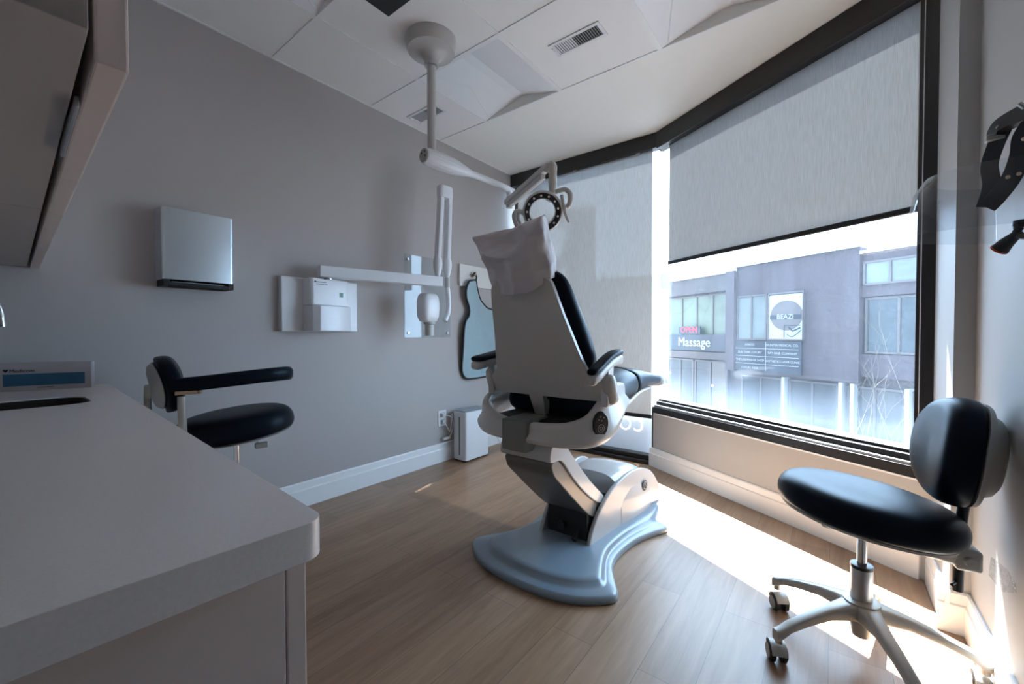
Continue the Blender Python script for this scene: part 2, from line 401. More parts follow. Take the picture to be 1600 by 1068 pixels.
troffer(1, 2, 'recessed ceiling light at the top edge above the grey wall')
def vent(x0, x1, y0, y1, split, label):
    t = thing('ceiling_vent', ((x0 + x1) / 2, (y0 + y1) / 2, H), label, 'vent', 'ceiling vents')
    f = .018; fr = MB(); z0, z1 = H - .006, H
    fr.box2((x0, y0, z0), (x1, y0 + f, z1)); fr.box2((x0, y1 - f, z0), (x1, y1, z1)); fr.box2((x0, y0 + f, z0), (x0 + f, y1 - f, z1)); fr.box2((x1 - f, y0 + f, z0), (x1, y1 - f, z1))
    fr.build('frame', M['white'], t, bevel=.0015)
    MB().box2((x0 + f, y0 + f, H - .0012), (x1 - f, y1 - f, H - .0002)).build('backing', M['dark'], t, smooth=0)
    sl = MB(); n = 20
    for k in range(n):
        x = x0 + f + (x1 - x0 - 2 * f) * (k + .5) / n
        wd = (x1 - x0 - 2 * f) / n
        if k < n * split: sl.box((x, (y0 + y1) / 2, H - .003), (wd * .86, y1 - y0 - 2 * f, .001), Matrix.Rotation(R(18), 3, 'Y'))
        else: sl.box((x, (y0 + y1) / 2, H - .0035), (wd * .45, y1 - y0 - 2 * f, .001), Matrix.Rotation(R(60), 3, 'Y'))
    sl.build('louver', M['white'], t, smooth=0)
    lv = MB().box((x0 + f * .6, y0 + f + .02, H - .009), (.006, .02, .006)); lv.build('lever', M['white'], t)
vent(-1.19, -.905, 1.853, 1.965, .45, 'white ceiling vent with open dark louvers nearer the large window')
vent(-2.345, -2.065, 1.853, 1.975, .55, 'white ceiling vent behind the lamp pole, next to the grey wall')
mb = MB().box2((-1.668, .98, H - .012), (-1.43, 1.218, H)); solo(mb, 'ceiling_speaker', M['blackpl'], 'black square panel on the ceiling at the top edge of the photo', 'speaker', bevel=.003)

# ------------------------------------------------------------------ windows
# near window
w1 = MB()
wbox(w1, -.02, 1.60, .0, .16, .405, .452)
wbox(w1, -.02, 1.60, .03, .15, .466, .492)
wbox(w1, -.02, 1.60, .06, .16, .492, .506)
wbox(w1, 1.528, 1.605, .0, .16, .405, H)
wbox(w1, -.032, -.018, -.001, .05, .14, .45)
wbox(w1, -.05, 1.60, .076, .11, 2.39, H)
win1 = struct(w1, 'window_1', M['black_al'], bevel=.002)
g = MB(); wbox(g, -.066, 1.53, .098, .106, .49, 2.40)
gl1 = g.build('window_pane', M['glass'], win1, smooth=0)
s = MB(); wbox(s, -.02, 1.55, .008, .15, .452, .466); s.build('sill_strip', M['alu'], win1, bevel=.002)
s = MB(); wbox(s, -.045, -.015, .05, .14, .452, .51); s.build('corner_cap', M['alu'], win1, bevel=.003)
s = MB(); wbox(s, -.0, 1.56, -.004, .004, .398, .4055); s.build('lit_edge_strip', M['trim'], win1, bevel=.001)  # white strip stands in for light caught on the low wall's top edge
# far window
w2 = MB()
w2.box2((XL, 3.14, 0), (-1.06, 3.30, .028)); w2.box2((XL, 3.17, .028), (-1.06, 3.28, .062))
w2.box2((XL, 3.20, .0), (XL + .04, 3.30, H)); w2.box2((XL, 3.22, 2.46), (-1.02, 3.265, H))
win2 = struct(w2, 'window_2', M['black_al'], bevel=.002)
g = MB(); g.box2((XL + .02, 3.248, .06), (-1.062, 3.256, 2.47)); g.build('window_pane', M['glass2'], win2, smooth=0)
g = MB(); g.box((-1.0625, 3.251, 1.28), (.012, .012, 1.6)); g.build('glass_joint', M['alu'], win2, smooth=0)
# frosted film with the mirrored letters cut out of it and backed by thinner white vinyl
def stroke(cl_, w):
    P = [V((a, 0, b)) for a, b in cl_]; L, R_ = [], []
    for k, p in enumerate(P):
        tg = (P[min(k + 1, len(P) - 1)] - P[max(k - 1, 0)]).normalized(); nv = V((-tg.z, 0, tg.x)) * w / 2
        L.append(p + nv); R_.append(p - nv)
    return L + R_[::-1]
def arc(cx, cz, rx, rz, a0, a1, n=22): return [(cx + rx * math.cos(R(a0 + (a1 - a0) * k / n)), cz + rz * math.sin(R(a0 + (a1 - a0) * k / n))) for k in range(n + 1)]
zc_ = .275
glyph_c = [stroke(arc(-1.233, zc_, .040, .047, 180 - 45, 180 - 315), .011)]
glyph_o = [[V((a, 0, b)) for a, b in arc(-1.335, zc_, .0485, .0525, 0, 360, 36)[:-1]], [V((a, 0, b)) for a, b in arc(-1.335, zc_, .0375, .0415, 0, 360, 36)[:-1]]]
sp_ = spline([(-1.452, zc_ + .034, 0), (-1.440, zc_ + .046, 0), (-1.425, zc_ + .047, 0), (-1.408, zc_ + .036, 0), (-1.409, zc_ + .016, 0), (-1.425, zc_ + .002, 0), (-1.443, zc_ - .012, 0), (-1.446, zc_ - .034, 0), (-1.430, zc_ - .047, 0), (-1.412, zc_ - .045, 0), (-1.400, zc_ - .032, 0)], 4)
glyph_s = [stroke([(p.x, p.y) for p in sp_], .011)]
def fill(loops):
    bm_ = bmesh.new(); e = []
    for lp in loops:
        vs = [bm_.verts.new((p.x, 0, p.z)) for p in lp]
        for k in range(len(vs)): e.append(bm_.edges.new((vs[k], vs[(k + 1) % len(vs)])))
    bmesh.ops.triangle_fill(bm_, use_beauty=True, edges=e, normal=(0, 1, 0)); bm_.verts.index_update()
    r = [v.co.copy() for v in bm_.verts], [[v.index for v in f.verts] for f in bm_.faces]; bm_.free(); return r
rect = [V((XL + .02, 0, .06)), V((-1.075, 0, .06)), V((-1.075, 0, .47)), V((XL + .02, 0, .47))]
f = MB(); vs, fs = fill([rect] + glyph_c + glyph_o[:1] + glyph_s)
for y in (3.244, 3.2465):
    f.add([q + V((0, y, 0)) for q in vs], fs)
    v2, f2 = fill(glyph_o[1:]); f.add([q + V((0, y, 0)) for q in v2], f2)
f.build('frosted_film', M['film'], win2, smooth=0)
for g_ in (glyph_c, glyph_o, glyph_s):
    v2, f2 = fill(g_); lt = MB(); lt.add([q + V((0, 3.2435, 0)) for q in v2], f2); lt.build('letter', M['letter_vinyl'], win2, smooth=0)

# roller blinds
def bead_chain(mb, a, b, n):
    a, b = V(a), V(b)
    oc = [(0, 1, 2), (0, 2, 3), (0, 3, 4), (0, 4, 1), (5, 2, 1), (5, 3, 2), (5, 4, 3), (5, 1, 4)]
    r = .0026
    for k in range(n):
        p = a + (b - a) * k / (n - 1)
        mb.add([p + V(q) * r for q in ((0, 0, 1), (1, 0, 0), (0, 1, 0), (-1, 0, 0), (0, -1, 0), (0, 0, -1))], oc)
    mb.tube([a, b], .0008, 4)
t = thing('roller_blind', wl(.8, .03, 1.5), 'grey roller blind half lowered over the large right window with black cassette', 'blind', 'roller blinds')
c = MB(); wbox(c, .005, 1.60, -.004, .075, 2.375, H - .001); c.build('cassette', M['black_al'], t, bevel=.003)
c = MB(); wbox(c, .082, 1.512, .050, .0512, 1.53, 2.38); c.build('fabric', M['blind'], t, smooth=0)
c = MB(); wbox(c, .076, 1.518, .040, .058, 1.508, 1.536); c.build('bottom_bar', M['black_al'], t, bevel=.006, seg=3)
c = MB(); wbox(c, 1.505, 1.512, .047, .0495, 1.54, 2.38); c.build('fabric_hem', M['shell'], t, smooth=0)
c = MB(); bead_chain(c, wl(1.533, .02, 2.4), wl(1.533, .02, .60), 300); bead_chain(c, wl(1.549, -.012, 2.4), wl(1.549, -.012, .60), 300)
c.tube([wl(1.533, .02, .60), wl(1.537, .008, .58), wl(1.545, -.004, .58), wl(1.549, -.012, .60)], .0015, 6); c.build('bead_chain', M['white'], t, smooth=0)
t = thing('roller_blind', (-1.72, 3.15, .35), 'pale roller blind lowered almost to the floor behind the dental chair', 'blind', 'roller blinds')
c = MB().box2((XL + .001, 3.128, 2.388), (-1.05, 3.20, H - .001)); c.build('cassette', M['black_al'], t, bevel=.003)
c = MB().box2((-2.362, 3.160, .37), (-1.092, 3.1612, 2.40)); c.build('fabric', M['blind_far'], t, smooth=0)
c = MB().box2((-2.366, 3.152, .352), (-1.088, 3.17, .382)); c.build('bottom_bar', M['black_al'], t, bevel=.006, seg=3)
for x in (-2.3, -1.75, -1.2): MB().box((x, 3.15, 2.382), (.03, .02, .012)).build('bracket', M['alu'], t)

# ------------------------------------------------------------------ counter run on the left (turned 3 degrees)
def rotz(p, c, a):
    p = V(p) - V(c); ca, sa = math.cos(a), math.sin(a)
    return V((c[0] + p.x * ca - p.y * sa, c[1] + p.x * sa + p.y * ca, p.z + c[2]))
CT = .793
ca = R(-3.1)
def cl(x, y, z): return rotz((x - .452, y + .242, z), (-.452, .242, 0), ca)      # x,y measured from the counter's front corner
def cboxpts(x0, x1, y0, y1, z0, z1): return [[cl(x, y, z) for x, y in ((x0, y0), (x1, y0), (x1, y1), (x0, y1))] for z in (z0, z1)]
# countertop with sink cut-out
def rrect(x0, x1, y0, y1, r, n=6):
    o = []
    for cx, cy, a0 in ((x1 - r, y1 - r, 0), (x0 + r, y1 - r, 90), (x0 + r, y0 + r, 180), (x1 - r, y0 + r, 270)):
        for k in range(n + 1):
            a = R(a0 + 90 * k / n); o.append((cx + r * math.cos(a), cy + r * math.sin(a)))
    return o
outer = []
for k in range(7):
    a = R(90 * k / 6); outer.append((-.022 + .022 * math.cos(a), -.022 + .022 * math.sin(a)))
outer += [(-1.9775, 0), (-1.945, -.60), (0, -.60)]
outer = [cl(x, y, 0) for x, y in outer]
hole = [V((p[0], p[1], 0)) for p in rrect(-2.035, -1.79, -.17, .226, .06)]
def slab(outer, hole, z0, z1):
    me = bmesh.new(); mb = MB()
    e = []
    for lp in (outer, hole):
        vs = [me.verts.new((p.x, p.y, 0)) for p in lp]
        for i in range(len(vs)): e.append(me.edges.new((vs[i], vs[(i + 1) % len(vs)])))
    bmesh.ops.triangle_fill(me, use_beauty=True, use_dissolve=False, edges=e)
    me.verts.index_update()
    base = [v.co.copy() for v in me.verts]; fs = [[v.index for v in f.verts] for f in me.faces]; me.free()
    for z, fl in ((z0, True), (z1, False)): mb.add([(p.x, p.y, z) for p in base], [f[::-1] if fl else f for f in fs])
    n0 = 0
    for lp in (outer, hole):
        m = len(lp); mb.add([(p.x, p.y, z) for z in (z0, z1) for p in lp], [(i, (i + 1) % m, m + (i + 1) % m, m + i) for i in range(m)])
    bmx = bmesh.new(); d = [bmx.verts.new(q) for q in mb.v]; 
    for f in mb.f: bmx.faces.new([d[i] for i in f])
    bmesh.ops.remove_doubles(bmx, verts=bmx.verts, dist=1e-5); bmx.verts.index_update()
    out = MB(); out.add([v.co.copy() for v in bmx.verts], [[v.index for v in f.verts] for f in bmx.faces]); bmx.free(); return out
solo(slab(outer, hole, CT - .042, CT), 'countertop', M['quartz'], 'pale speckled quartz countertop in the left foreground', 'countertop', bevel=.004, seg=3)
t = thing('base_cabinet', cl(-1.0, -.3, 0), 'taupe laminate base cabinet under the quartz countertop', 'cabinet')
for nm, q in (('side_panel', (-.041, -.023, -.575, -.036, .10, CT - .042)), ('side_panel', (-1.96, -1.942, -.575, -.036, .10, CT - .042)), ('back_panel', (-1.942, -.041, -.575, -.563, .10, CT - .042)), ('bottom_panel', (-1.942, -.041, -.563, -.036, .10, .118)), ('top_rail', (-1.24, -.041, -.10, -.036, CT - .06, CT - .042))):
    MB().hexa(*cboxpts(*q)).build(nm, M['lam'], t, smooth=0, bevel=.001)
MB().hexa(*cboxpts(-1.96, -.06, -.575, -.09, 0, .10)).build('plinth', M['lam_in'], t, smooth=0)
for k in range(4):
    x1 = -.024 - k * .484
    MB().hexa(*cboxpts(x1 - .48, x1, -.034, -.013, .105, CT - .05)).build('door', M['lam'], t, smooth=0, bevel=.0015)
t = thing('sink', (-1.9125, 0, .60), 'undermounted steel sink cut into the countertop by the carton', 'sink')
ho = rrect(-2.04, -1.785, -.175, .231, .06); hi = rrect(-2.01, -1.815, -.14, .2, .05)
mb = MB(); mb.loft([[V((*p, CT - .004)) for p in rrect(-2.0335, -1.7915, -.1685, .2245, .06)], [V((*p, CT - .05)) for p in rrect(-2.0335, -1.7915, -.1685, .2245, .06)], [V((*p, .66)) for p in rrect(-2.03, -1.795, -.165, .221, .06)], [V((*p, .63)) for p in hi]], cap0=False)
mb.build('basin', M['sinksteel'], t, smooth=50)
MB().lathe([(.001, 0), (.03, 0), (.03, .003), (.001, .004)], (-1.91, 0, .63)).build('drain', M['chrome'], t)
t = thing('faucet', (-1.93, -.245, CT), 'curved chrome tap spout at the left picture edge above the sink', 'faucet')
MB().lathe([(.001, 0), (.028, 0), (.028, .01), (.018, .025), (.016, .05)], (-1.93, -.245, CT)).build('base', M['chrome'], t)
MB().tube(spline([(-1.93, -.245, CT + .04), (-1.93, -.245, 1.06), (-1.928, -.22, 1.15), (-1.922, -.13, 1.185), (-1.912, .0, 1.14), (-1.905, .042, 1.09), (-1.902, .052, 1.022)], 6), .011, 14).build('spout', M['chrome'], t)
MB().tube([(-1.915, -.245, CT + .035), (-1.85, -.245, CT + .06)], [.008, .006], 10).build('lever', M['chrome'], t)

# upper cabinets (turned 2 degrees)
cb = R(-2.0)
def ul(x, y, z): return rotz((x - .545, y + .098, z), (-.545, .098, 0), cb)
def ubox(x0, x1, y0, y1, z0, z1): return [[ul(x, y, z) for x, y in ((x0, y0), (x1, y0), (x1, y1), (x0, y1))] for z in (z0, z1)]
UB = 1.258
segs = [(.045, -.75), (-.75, -1.885)]
for k, (xa, xb) in enumerate(segs):
    t = thing('wall_cabinet', ul((xa + xb) / 2, -.2, UB), ['taupe wall cabinet at the top left corner, its near end showing a chamfered door edge', 'taupe wall cabinet in the upper left reaching the grey side wall'][k], 'cabinet', 'wall cabinets')
    MB().hexa(*ubox(xb + .002, xa - .001, -.42, -.032, UB, 2.3)).build('carcass', M['lam_in'], t, smooth=0, bevel=.001)
    n = 1 if k == 0 else 3
    xs = [xa - .045 if k == 0 else xa, xb] if n == 1 else [xa, -.88 - .0, -1.30, xb]
    xs = [0, -.455, -.75] if k == 0 else [-.75, -.88, -1.30, -1.885]
    for a, b in zip(xs[:-1], xs[1:]):
        d = MB().hexa(*ubox(b + .0012, a - .0012, -.0245, 0, UB - .004, 2.3)).build('door', M['lam'], t, smooth=0, bevel=.0025)
    if k == 0:
        h = MB(); h.box(ul(-.21, -.028, UB - .004), (.20, .004, .012), Matrix.Rotation(cb, 3, 'Z')); h.build('edge_pull', M['alu'], d, bevel=.001)

# mask carton against the grey wall
ba, bb = V((-2.385, .045, CT)), V((-2.300, .283, CT))
bx = (bb - ba).normalized(); bn = V((bx.y, -bx.x, 0)); bL = (bb - ba).length; bh = .103
def bp(u, w, z): return ba + bx * u + bn * w + V((0, 0, z))
t = thing('mask_carton', bp(bL / 2, -.02, 0), 'white carton with a broad blue panel on the counter behind the sink', 'box')
mb = MB(); mb.loft([[bp(u, w, z) for u, w in ((0, 0), (bL, 0), (bL, -.045), (0, -.035))] for z in (0, bh)]); mb.build('carton', M['card'], t, smooth=0, bevel=.001)
mb = MB(); mb.loft([[bp(u, w, z) for u, w in ((.022, .0006), (bL - .018, .0006), (bL - .018, .0001), (.022, .0001))] for z in (.018, .062)]); mb.build('blue_panel', M['cardblue'], t, smooth=0)
mb = MB(); mb.text('Medicom', .017, bp(.038, .0005, .068), bx, (0, 0, 1)); mb.text('EARLOOP MASKS', .006, bp(.105, .0005, .009), bx, (0, 0, 1))
hp = []
for k in range(24):
    a = 2 * PI * k / 24
    hp.append((.0068 * (math.sin(a) ** 3), .0062 * (.81 * math.cos(a) - .31 * math.cos(2 * a) - .12 * math.cos(3 * a) - .06 * math.cos(4 * a))))
mb.build('lettering', M['navy'], t, smooth=0)
mb = MB(); mb.prism(hp, lambda p, q: bp(.029 + p[0], q, .075 + p[1]), .0002, .0009); mb.build('logo', M['navy'], t, smooth=0)

# paper towel dispenser
t = thing('towel_dispenser', (XL, .675, 1.22), 'steel paper towel dispenser on the grey wall above the stool', 'dispenser')
D0, D1 = XL, -2.322
y0, y1, z0, z1 = .512, .79, 1.215, 1.562
mb = MB(); pr = rrect(D0 - .02, D1, y0, y1, .018, 4); pr = [(max(p[0], D0), p[1]) for p in pr]
mb.loft([[V((*p, z)) for p in pr] for z in (z0 + .03, z1)], cap0=False); mb.build('cover', M['steel'], t, smooth=40, bevel=.003)
mb = MB(); mb.box2((D0, y0 + .003, z0), (D1 - .004, y0 + .028, z0 + .031)); mb.box2((D0, y1 - .028, z0), (D1 - .004, y1 - .003, z0 + .031)); mb.box2((D0, y0 + .003, z0), (D0 + .03, y1 - .003, z0 + .031)); mb.box2((D1 - .016, y0 + .02, z0 + .001), (D1 - .003, y1 - .02, z0 + .018))
mb.build('bottom_tray', M['dark'], t, bevel=.003)
mb = MB(); mb.box2((D0 + .035, y0 + .035, z0 + .012), (D1 - .02, y1 - .035, z0 + .024)); mb.build('paper_towel', M['card'], t, bevel=.004)
MB().box2((D0 - .003, y0 + .05, z0 + .06), (D0 + .002, y1 - .05, z1 - .05)).build('mounting_plate', M['dark'], t, smooth=0)
mb = MB(); mb.lathe([(.001, 0), (.006, 0), (.006, .01), (.001, .01)], (D0 + .05, .66, z1)); mb.box((D0 + .05, .662, z1 + .013), (.003, .022, .008)); mb.build('key', M['alu'], t)

# ------------------------------------------------------------------ x-ray unit on the left wall
t = thing('xray_unit', (XL, 1.30, 1.015), 'white wall mounted dental x-ray unit with folded scissor arm', 'x-ray machine')
mb = MB().box2((XL, 1.035, 1.016), (XL + .04, 1.495, 1.322)); pl = mb.build('wall_plate', M['white'], t, bevel=.006, seg=3)
mb = MB()
def ypr(poly, z0, z1, m=None): (m or mb).loft([[V((p[0], p[1], z)) for p in poly] for z in (z0, z1)])
ypr([(XL + .03, 1.155), (XL + .115, 1.157), (XL + .125, 1.17), (XL + .125, 1.30), (XL + .105, 1.392), (XL + .03, 1.40)], 1.165, 1.318)
ypr([(XL + .03, 1.155), (XL + .142, 1.158), (XL + .165, 1.19), (XL + .165, 1.29), (XL + .118, 1.402), (XL + .03, 1.408)], 1.018, 1.163)
cbx = mb.build('control_box', M['white'], t, bevel=.004, seg=2)
td = V((-.020, .092, 0)).normalized()
mb = MB(); mb.loft([[V((XL + .1195, 1.330, z)), V((XL + .1135, 1.356, z)), V((XL + .110, 1.356, z)), V((XL + .116, 1.330, z))] for z in (1.218, 1.246)]); mb.build('display', M['green'], cbx, smooth=0)
mb = MB(); mb.text('Instrumentarium', .0085, (XL + .1257, 1.188, 1.294), (0, 1, 0), (0, 0, 1)); mb.text('FOCUS DENTAL X-RAY', .0062, (XL + .1257, 1.188, 1.282), (0, 1, 0), (0, 0, 1))
mb.build('lettering', M['midtxt'], cbx, smooth=0); MB().box((XL + .1257, 1.182, 1.2975), (.001, .008, .008)).build('logo', M['greytxt'], cbx, smooth=0)
# horizontal arm
P0, P1 = V((-2.312, 1.205, 1.357)), V((-2.13, 1.968, 1.357))
dd = (P1 - P0).normalized(); nn = V((dd.y, -dd.x, 0))
mb = MB(); mb.loft([[p + nn * a + V((0, 0, b)) for a, b in ((-.03, -.033), (.03, -.033), (.03, .033), (-.03, .033))] for p in (P0, P1)]); mb.build('support_arm', M['white'], t, bevel=.005, seg=3)
MB().lathe([(.022, 0), (.022, .008), (.016, .01), (.016, .022)], (-2.30, 1.255, 1.312)).build('pivot', M['alu'], t)
# scissor arm: two folded bars
K0 = P1 - dd * .025
ax = (dd * .8 + V((.5, 0, 0)) * .2).normalized()
ax = V((.12, .99, 0)).normalized()
def bar(name, a, b, w, d):
    m = MB(); a, b = V(a), V(b); z = (b - a).normalized(); n1 = (ax - z * ax.dot(z)).normalized(); n2 = z.cross(n1)
    pts = superell(16, w / 2, d / 2, 5)
    m.loft([[p + n1 * q[0] + n2 * q[1] for q in pts] for p in (a, b)]); return m.build(name, M['white'], t, smooth=40, bevel=.002)
bl = K0 + V((0, 0, .12)); br_ = bl + ax * .080 + V((0, 0, .0))
tp = K0 + V((.0, .035, .62))
bar('inner_bar', bl + V((0, 0, .03)), tp + V((0, 0, .0)), .034, .05)
bar('outer_bar', br_ + V((0, 0, .03)), tp + ax * .064, .036, .05)
m = MB(); cpt = tp + ax * .030 + V((0, 0, .018)); pts = superell(20, .056, .032, 4)
m.loft([[cpt + ax * q[0] * s + V((ax.y, -ax.x, 0)) * q[1] * s + V((0, 0, h)) for q in pts] for h, s in ((-.06, .97), (-.02, 1), (.012, .97), (.022, .85))]); m.build('elbow_cap', M['white'], t, bevel=.003)
for q, nm in ((bl, 'lower_knuckle'), (br_, 'lower_knuckle')):
    m = MB(); m.lathe([(.012, -.085), (.020, -.065), (.029, -.03), (.032, .005), (.028, .035), (.019, .07)], q, n=20); m.build(nm, M['white'], t)
MB().tube([K0 + V((0, 0, .03)), bl + V((0, 0, -.06))], .017, 18).build('riser', M['white'], t)
hk = [br_ + V((0, 0, -.08)), br_ + V((0, 0, -.15)), br_ + V((.0, .012, -.24)), br_ + V((.005, .0, -.33)), br_ + V((.01, -.035, -.385))]
MB().tube(spline(hk, 6), [.017] * 7 + [.017] * 18, 16).build('hanger_arm', M['white'], t)
MB().tube([br_ + V((0, 0, -.085)), br_ + V((0, 0, -.155))], .0185, 18).build('collar', M['midtxt'] if False else M['stoolshell'], t)
hc = V((-2.19, 1.905, 1.175))
m = MB(); loops = []
for z, rx, ry in ((-.092, .034, .040), (-.085, .044, .056), (-.055, .053, .070), (.0, .056, .074), (.05, .055, .073), (.082, .050, .066), (.098, .040, .052), (.103, .02, .026)):
    loops.append([hc + V((q[0], q[1], z)) for q in superell(24, rx, ry, 3.6)])
m.loft(loops); hd = m.build('tube_head', M['white'], t, smooth=50)
m = MB(); m.lathe([(.001, -.185), (.030, -.185), (.031, -.11), (.040, -.108), (.040, -.085)], hc + V((0, .01, 0))); m.build('cone', M['offwhite'], hd)
m = MB(); m.lathe([(.0405, -.108), (.0405, -.092)], hc + V((0, .01, 0))); m.build('cone_ring', M['stoolshell'], hd)

# clear splash panel with screws
t = thing('acrylic_panel', (XL, 2.12, .975), 'clear acrylic splash panel screwed to the grey wall behind the x-ray head', 'wall panel')
MB().box2((XL + .004, 1.888, .975), (XL + .010, 2.335, 1.575)).build('sheet', M['acrylic'], t, smooth=0, bevel=.001)
for y in (1.92, 2.305):
    for z in (1.01, 1.54):
        MB().lathe([(.001, .0135), (.009, .0135), (.010, .01), (.010, 0)], (XL, y, z), (1, 0, 0), 14).build('mounting_screw', M['alu'], t)

# hook board, lead apron
t = thing('hook_board', (XL, 2.69, 1.39), 'white hook board on the grey wall behind the dental chair headrest', 'hook rail')
MB().box2((XL, 2.43, 1.395), (XL + .022, 2.97, 1.575)).build('board', M['board'], t, bevel=.003)
for y in (2.575, 2.83):
    m = MB(); m.lathe([(.001, .006), (.016, .005), (.018, 0)], (XL + .022, y, 1.492), (1, 0, 0), 16)
    m.tube(spline([(XL + .025, y, 1.495), (XL + .05, y, 1.488), (XL + .062, y, 1.495), (XL + .066, y, 1.52)], 5), .0055, 10)
    m.build('hook', M['bronze'], t)
ap = [(2.578, 1.452), (2.545, 1.446), (2.500, 1.43), (2.470, 1.37), (2.475, 1.30), (2.505, 1.24), (2.52, 1.19), (2.505, 1.145), (2.465, 1.10), (2.447, 1.0), (2.445, .82), (2.452, .70), (2.49, .638), (2.56, .628), (2.75, .628), (2.93, .632), (2.985, .66), (2.99, .80), (2.985, 1.0), (2.975, 1.10), (2.93, 1.15), (2.91, 1.20), (2.90, 1.235), (2.83, 1.215), (2.755, 1.225), (2.715, 1.25), (2.66, 1.30), (2.62, 1.38), (2.596, 1.448)]
ap = [(p.x, p.y) for p in spline([(a, b, 0) for a, b in ap], 4, True)]
t = thing('lead_apron', (XL + .03, 2.7, .628), 'pale blue lead apron with black binding hanging from the white hook board', 'apron')
def apx(y, z): return XL + .052 + .012 * math.sin(y * 17 + z * 3) - .03 * min(1, max(0, (1.5 - z) / .8)) + (.008 * math.sin(z * 9 + y * 5))
# body: filled outline, two skins
bmx = bmesh.new(); ev = [bmx.verts.new((0, y, z)) for y, z in ap]; ee = [bmx.edges.new((ev[i], ev[(i + 1) % len(ev)])) for i in range(len(ev))]
bmesh.ops.triangle_fill(bmx, use_beauty=True, edges=ee)
for _ in range(3): 
    bmesh.ops.subdivide_edges(bmx, edges=[e for e in bmx.edges if e.calc_length() > .05], cuts=1, use_grid_fill=True)
bmesh.ops.triangulate(bmx, faces=bmx.faces); bmx.verts.index_update()
vs = [v.co.copy() for v in bmx.verts]; fs = [[v.index for v in f.verts] for f in bmx.faces]; bmx.free()
mb = MB()
for off in (0, .007): mb.add([(apx(q.y, q.z) + off, q.y, q.z) for q in vs], fs)
mb.build('apron_body', M['apron'], t, smooth=60)
mb = MB(); mb.tube([(apx(y, z) + .0035, y, z) for y, z in ap + ap[:1]], .008, 8, cap=False); mb.build('binding', M['apron_trim'], t)
mb = MB(); mb.tube(spline([(XL + .050, 2.556, 1.478), (XL + .051, 2.562, 1.498), (XL + .052, 2.575, 1.512), (XL + .053, 2.588, 1.498), (XL + .056, 2.594, 1.475), (apx(2.59, 1.45) + .006, 2.590, 1.446)], 4), .0065, 8); mb.build('hanging_loop', M['apron_trim'], t)

# outlet, plugs, purifier
t = thing('wall_outlet', (XL, 2.245, .27), 'white wall outlet with plugs beside the air purifier', 'outlet')
MB().box2((XL, 2.205, .278), (XL + .006, 2.29, .402)).build('cover_plate', M['white'], t, bevel=.002)
for z in (.313, .367):
    m = MB().box2((XL + .006, 2.225, z - .017), (XL + .0075, 2.27, z + .017)); m.build('socket', M['stoolshell'], t, bevel=.0005)
t = thing('air_purifier', (-2.31, 2.45, 0), 'white upright air purifier with a dark top standing on the floor by the baseboard', 'air purifier')
px0, px1, py0, py1 = -2.385, -2.245, 2.325, 2.60
rr = rrect(px0, px1, py0, py1, .018, 4)
mb = MB(); mb.loft([[V((*p, z)) for p in rr] for z in (.012, .39)]); body = mb.build('body', M['white'], t, smooth=40, bevel=.003)
mb = MB(); mb.loft([[V((p[0] + (.004 if p[0] < -2.31 else -.004), p[1] + (.004 if p[1] < 2.45 else -.004), z)) for p in rr] for z in (.391, .398)]); mb.build('top_grille', M['basepl'], t, smooth=40)
m = MB().box((-2.315, py0 - .0004, .20), (.012, .002, .30)); m.build('side_slot', M['boot'], t, smooth=0)
for x in (px0 + .02, px1 - .02):
    for y in (py0 + .02, py1 - .02): MB().lathe([(.01, 0), (.01, .013)], (x, y, 0), n=10).build('foot', M['rubber'], t)
t = thing('power_cord', (-2.36, 2.26, .17), 'white power cords looping from the wall outlet to the purifier', 'cord')
for q, d in (((XL + .020, 2.247, .368), (.026, .028, .026)), ((XL + .018, 2.25, .314), (.022, .024, .024))): MB().box(q, d).build('plug', M['cord'], t, bevel=.003)
MB().tube(spline([(XL + .034, 2.247, .366), (XL + .055, 2.29, .352), (XL + .058, 2.315, .30), (XL + .04, 2.318, .23), (XL + .03, 2.30, .185), (XL + .03, 2.27, .178)], 6), .0035, 8).build('cable', M['cord'], t)
MB().tube(spline([(XL + .03, 2.25, .314), (XL + .04, 2.275, .26), (XL + .036, 2.30, .235), (XL + .05, 2.31, .34), (XL + .04, 2.318, .37)], 6), .0035, 8).build('cable', M['cord'], t)
m = MB(); m.box((XL + .025, 2.272, .182), (.02, .07, .02)); m.build('adapter', M['cord'], t, bevel=.003)
t = MB(); t.tube(spline([(-2.30, 2.602, .25), (-2.26, 2.68, .18), (-2.20, 2.74, .03), (-2.15, 2.80, .006), (-2.05, 2.95, .006), (-2.0, 3.06, .006)], 6), .004, 8)
solo(t, 'floor_cable', M['cord'], 'white cable trailing over the floor from the purifier to the window frame', 'cord')

# ------------------------------------------------------------------ ceiling mounted exam light
CX, CY = -1.640, 1.455
t = thing('dental_light', (CX, CY, 2.5), 'ceiling mounted dental exam light with round canopy, long pole and ring lamp head', 'dental lamp')
MB().lathe([(.128, 0), (.128, -.012), (.126, -.045), (.118, -.062), (.085, -.066), (.052, -.082), (.036, -.105), (.032, -.13)], (CX, CY, 2.5), n=48).build('canopy', M['offwhite'], t)
MB().lathe([(.0345, -.122), (.0345, -.134), (.022, -.136)], (CX, CY, 2.5), n=32).build('collar', M['alu'], t)
MB().cyl((CX, CY, 2.40), (CX, CY, 1.90), .022, 28).build('pole', M['offwhite'], t)
ad = V((.045, .70, 0)).normalized(); az = 1.902
A0 = V((CX - .003, CY - .052, az)); A1 = A0 + ad * .33; A2 = V((-1.606, 2.06, az))
m = MB()
prof = [(.0, .030), (.004, .038), (.03, .042), (.12, .044), (.20, .040), (.27, .030), (.315, .0205), (.33, .0195)]
s_ = ad.cross(V((0, 0, 1)))
loops = []
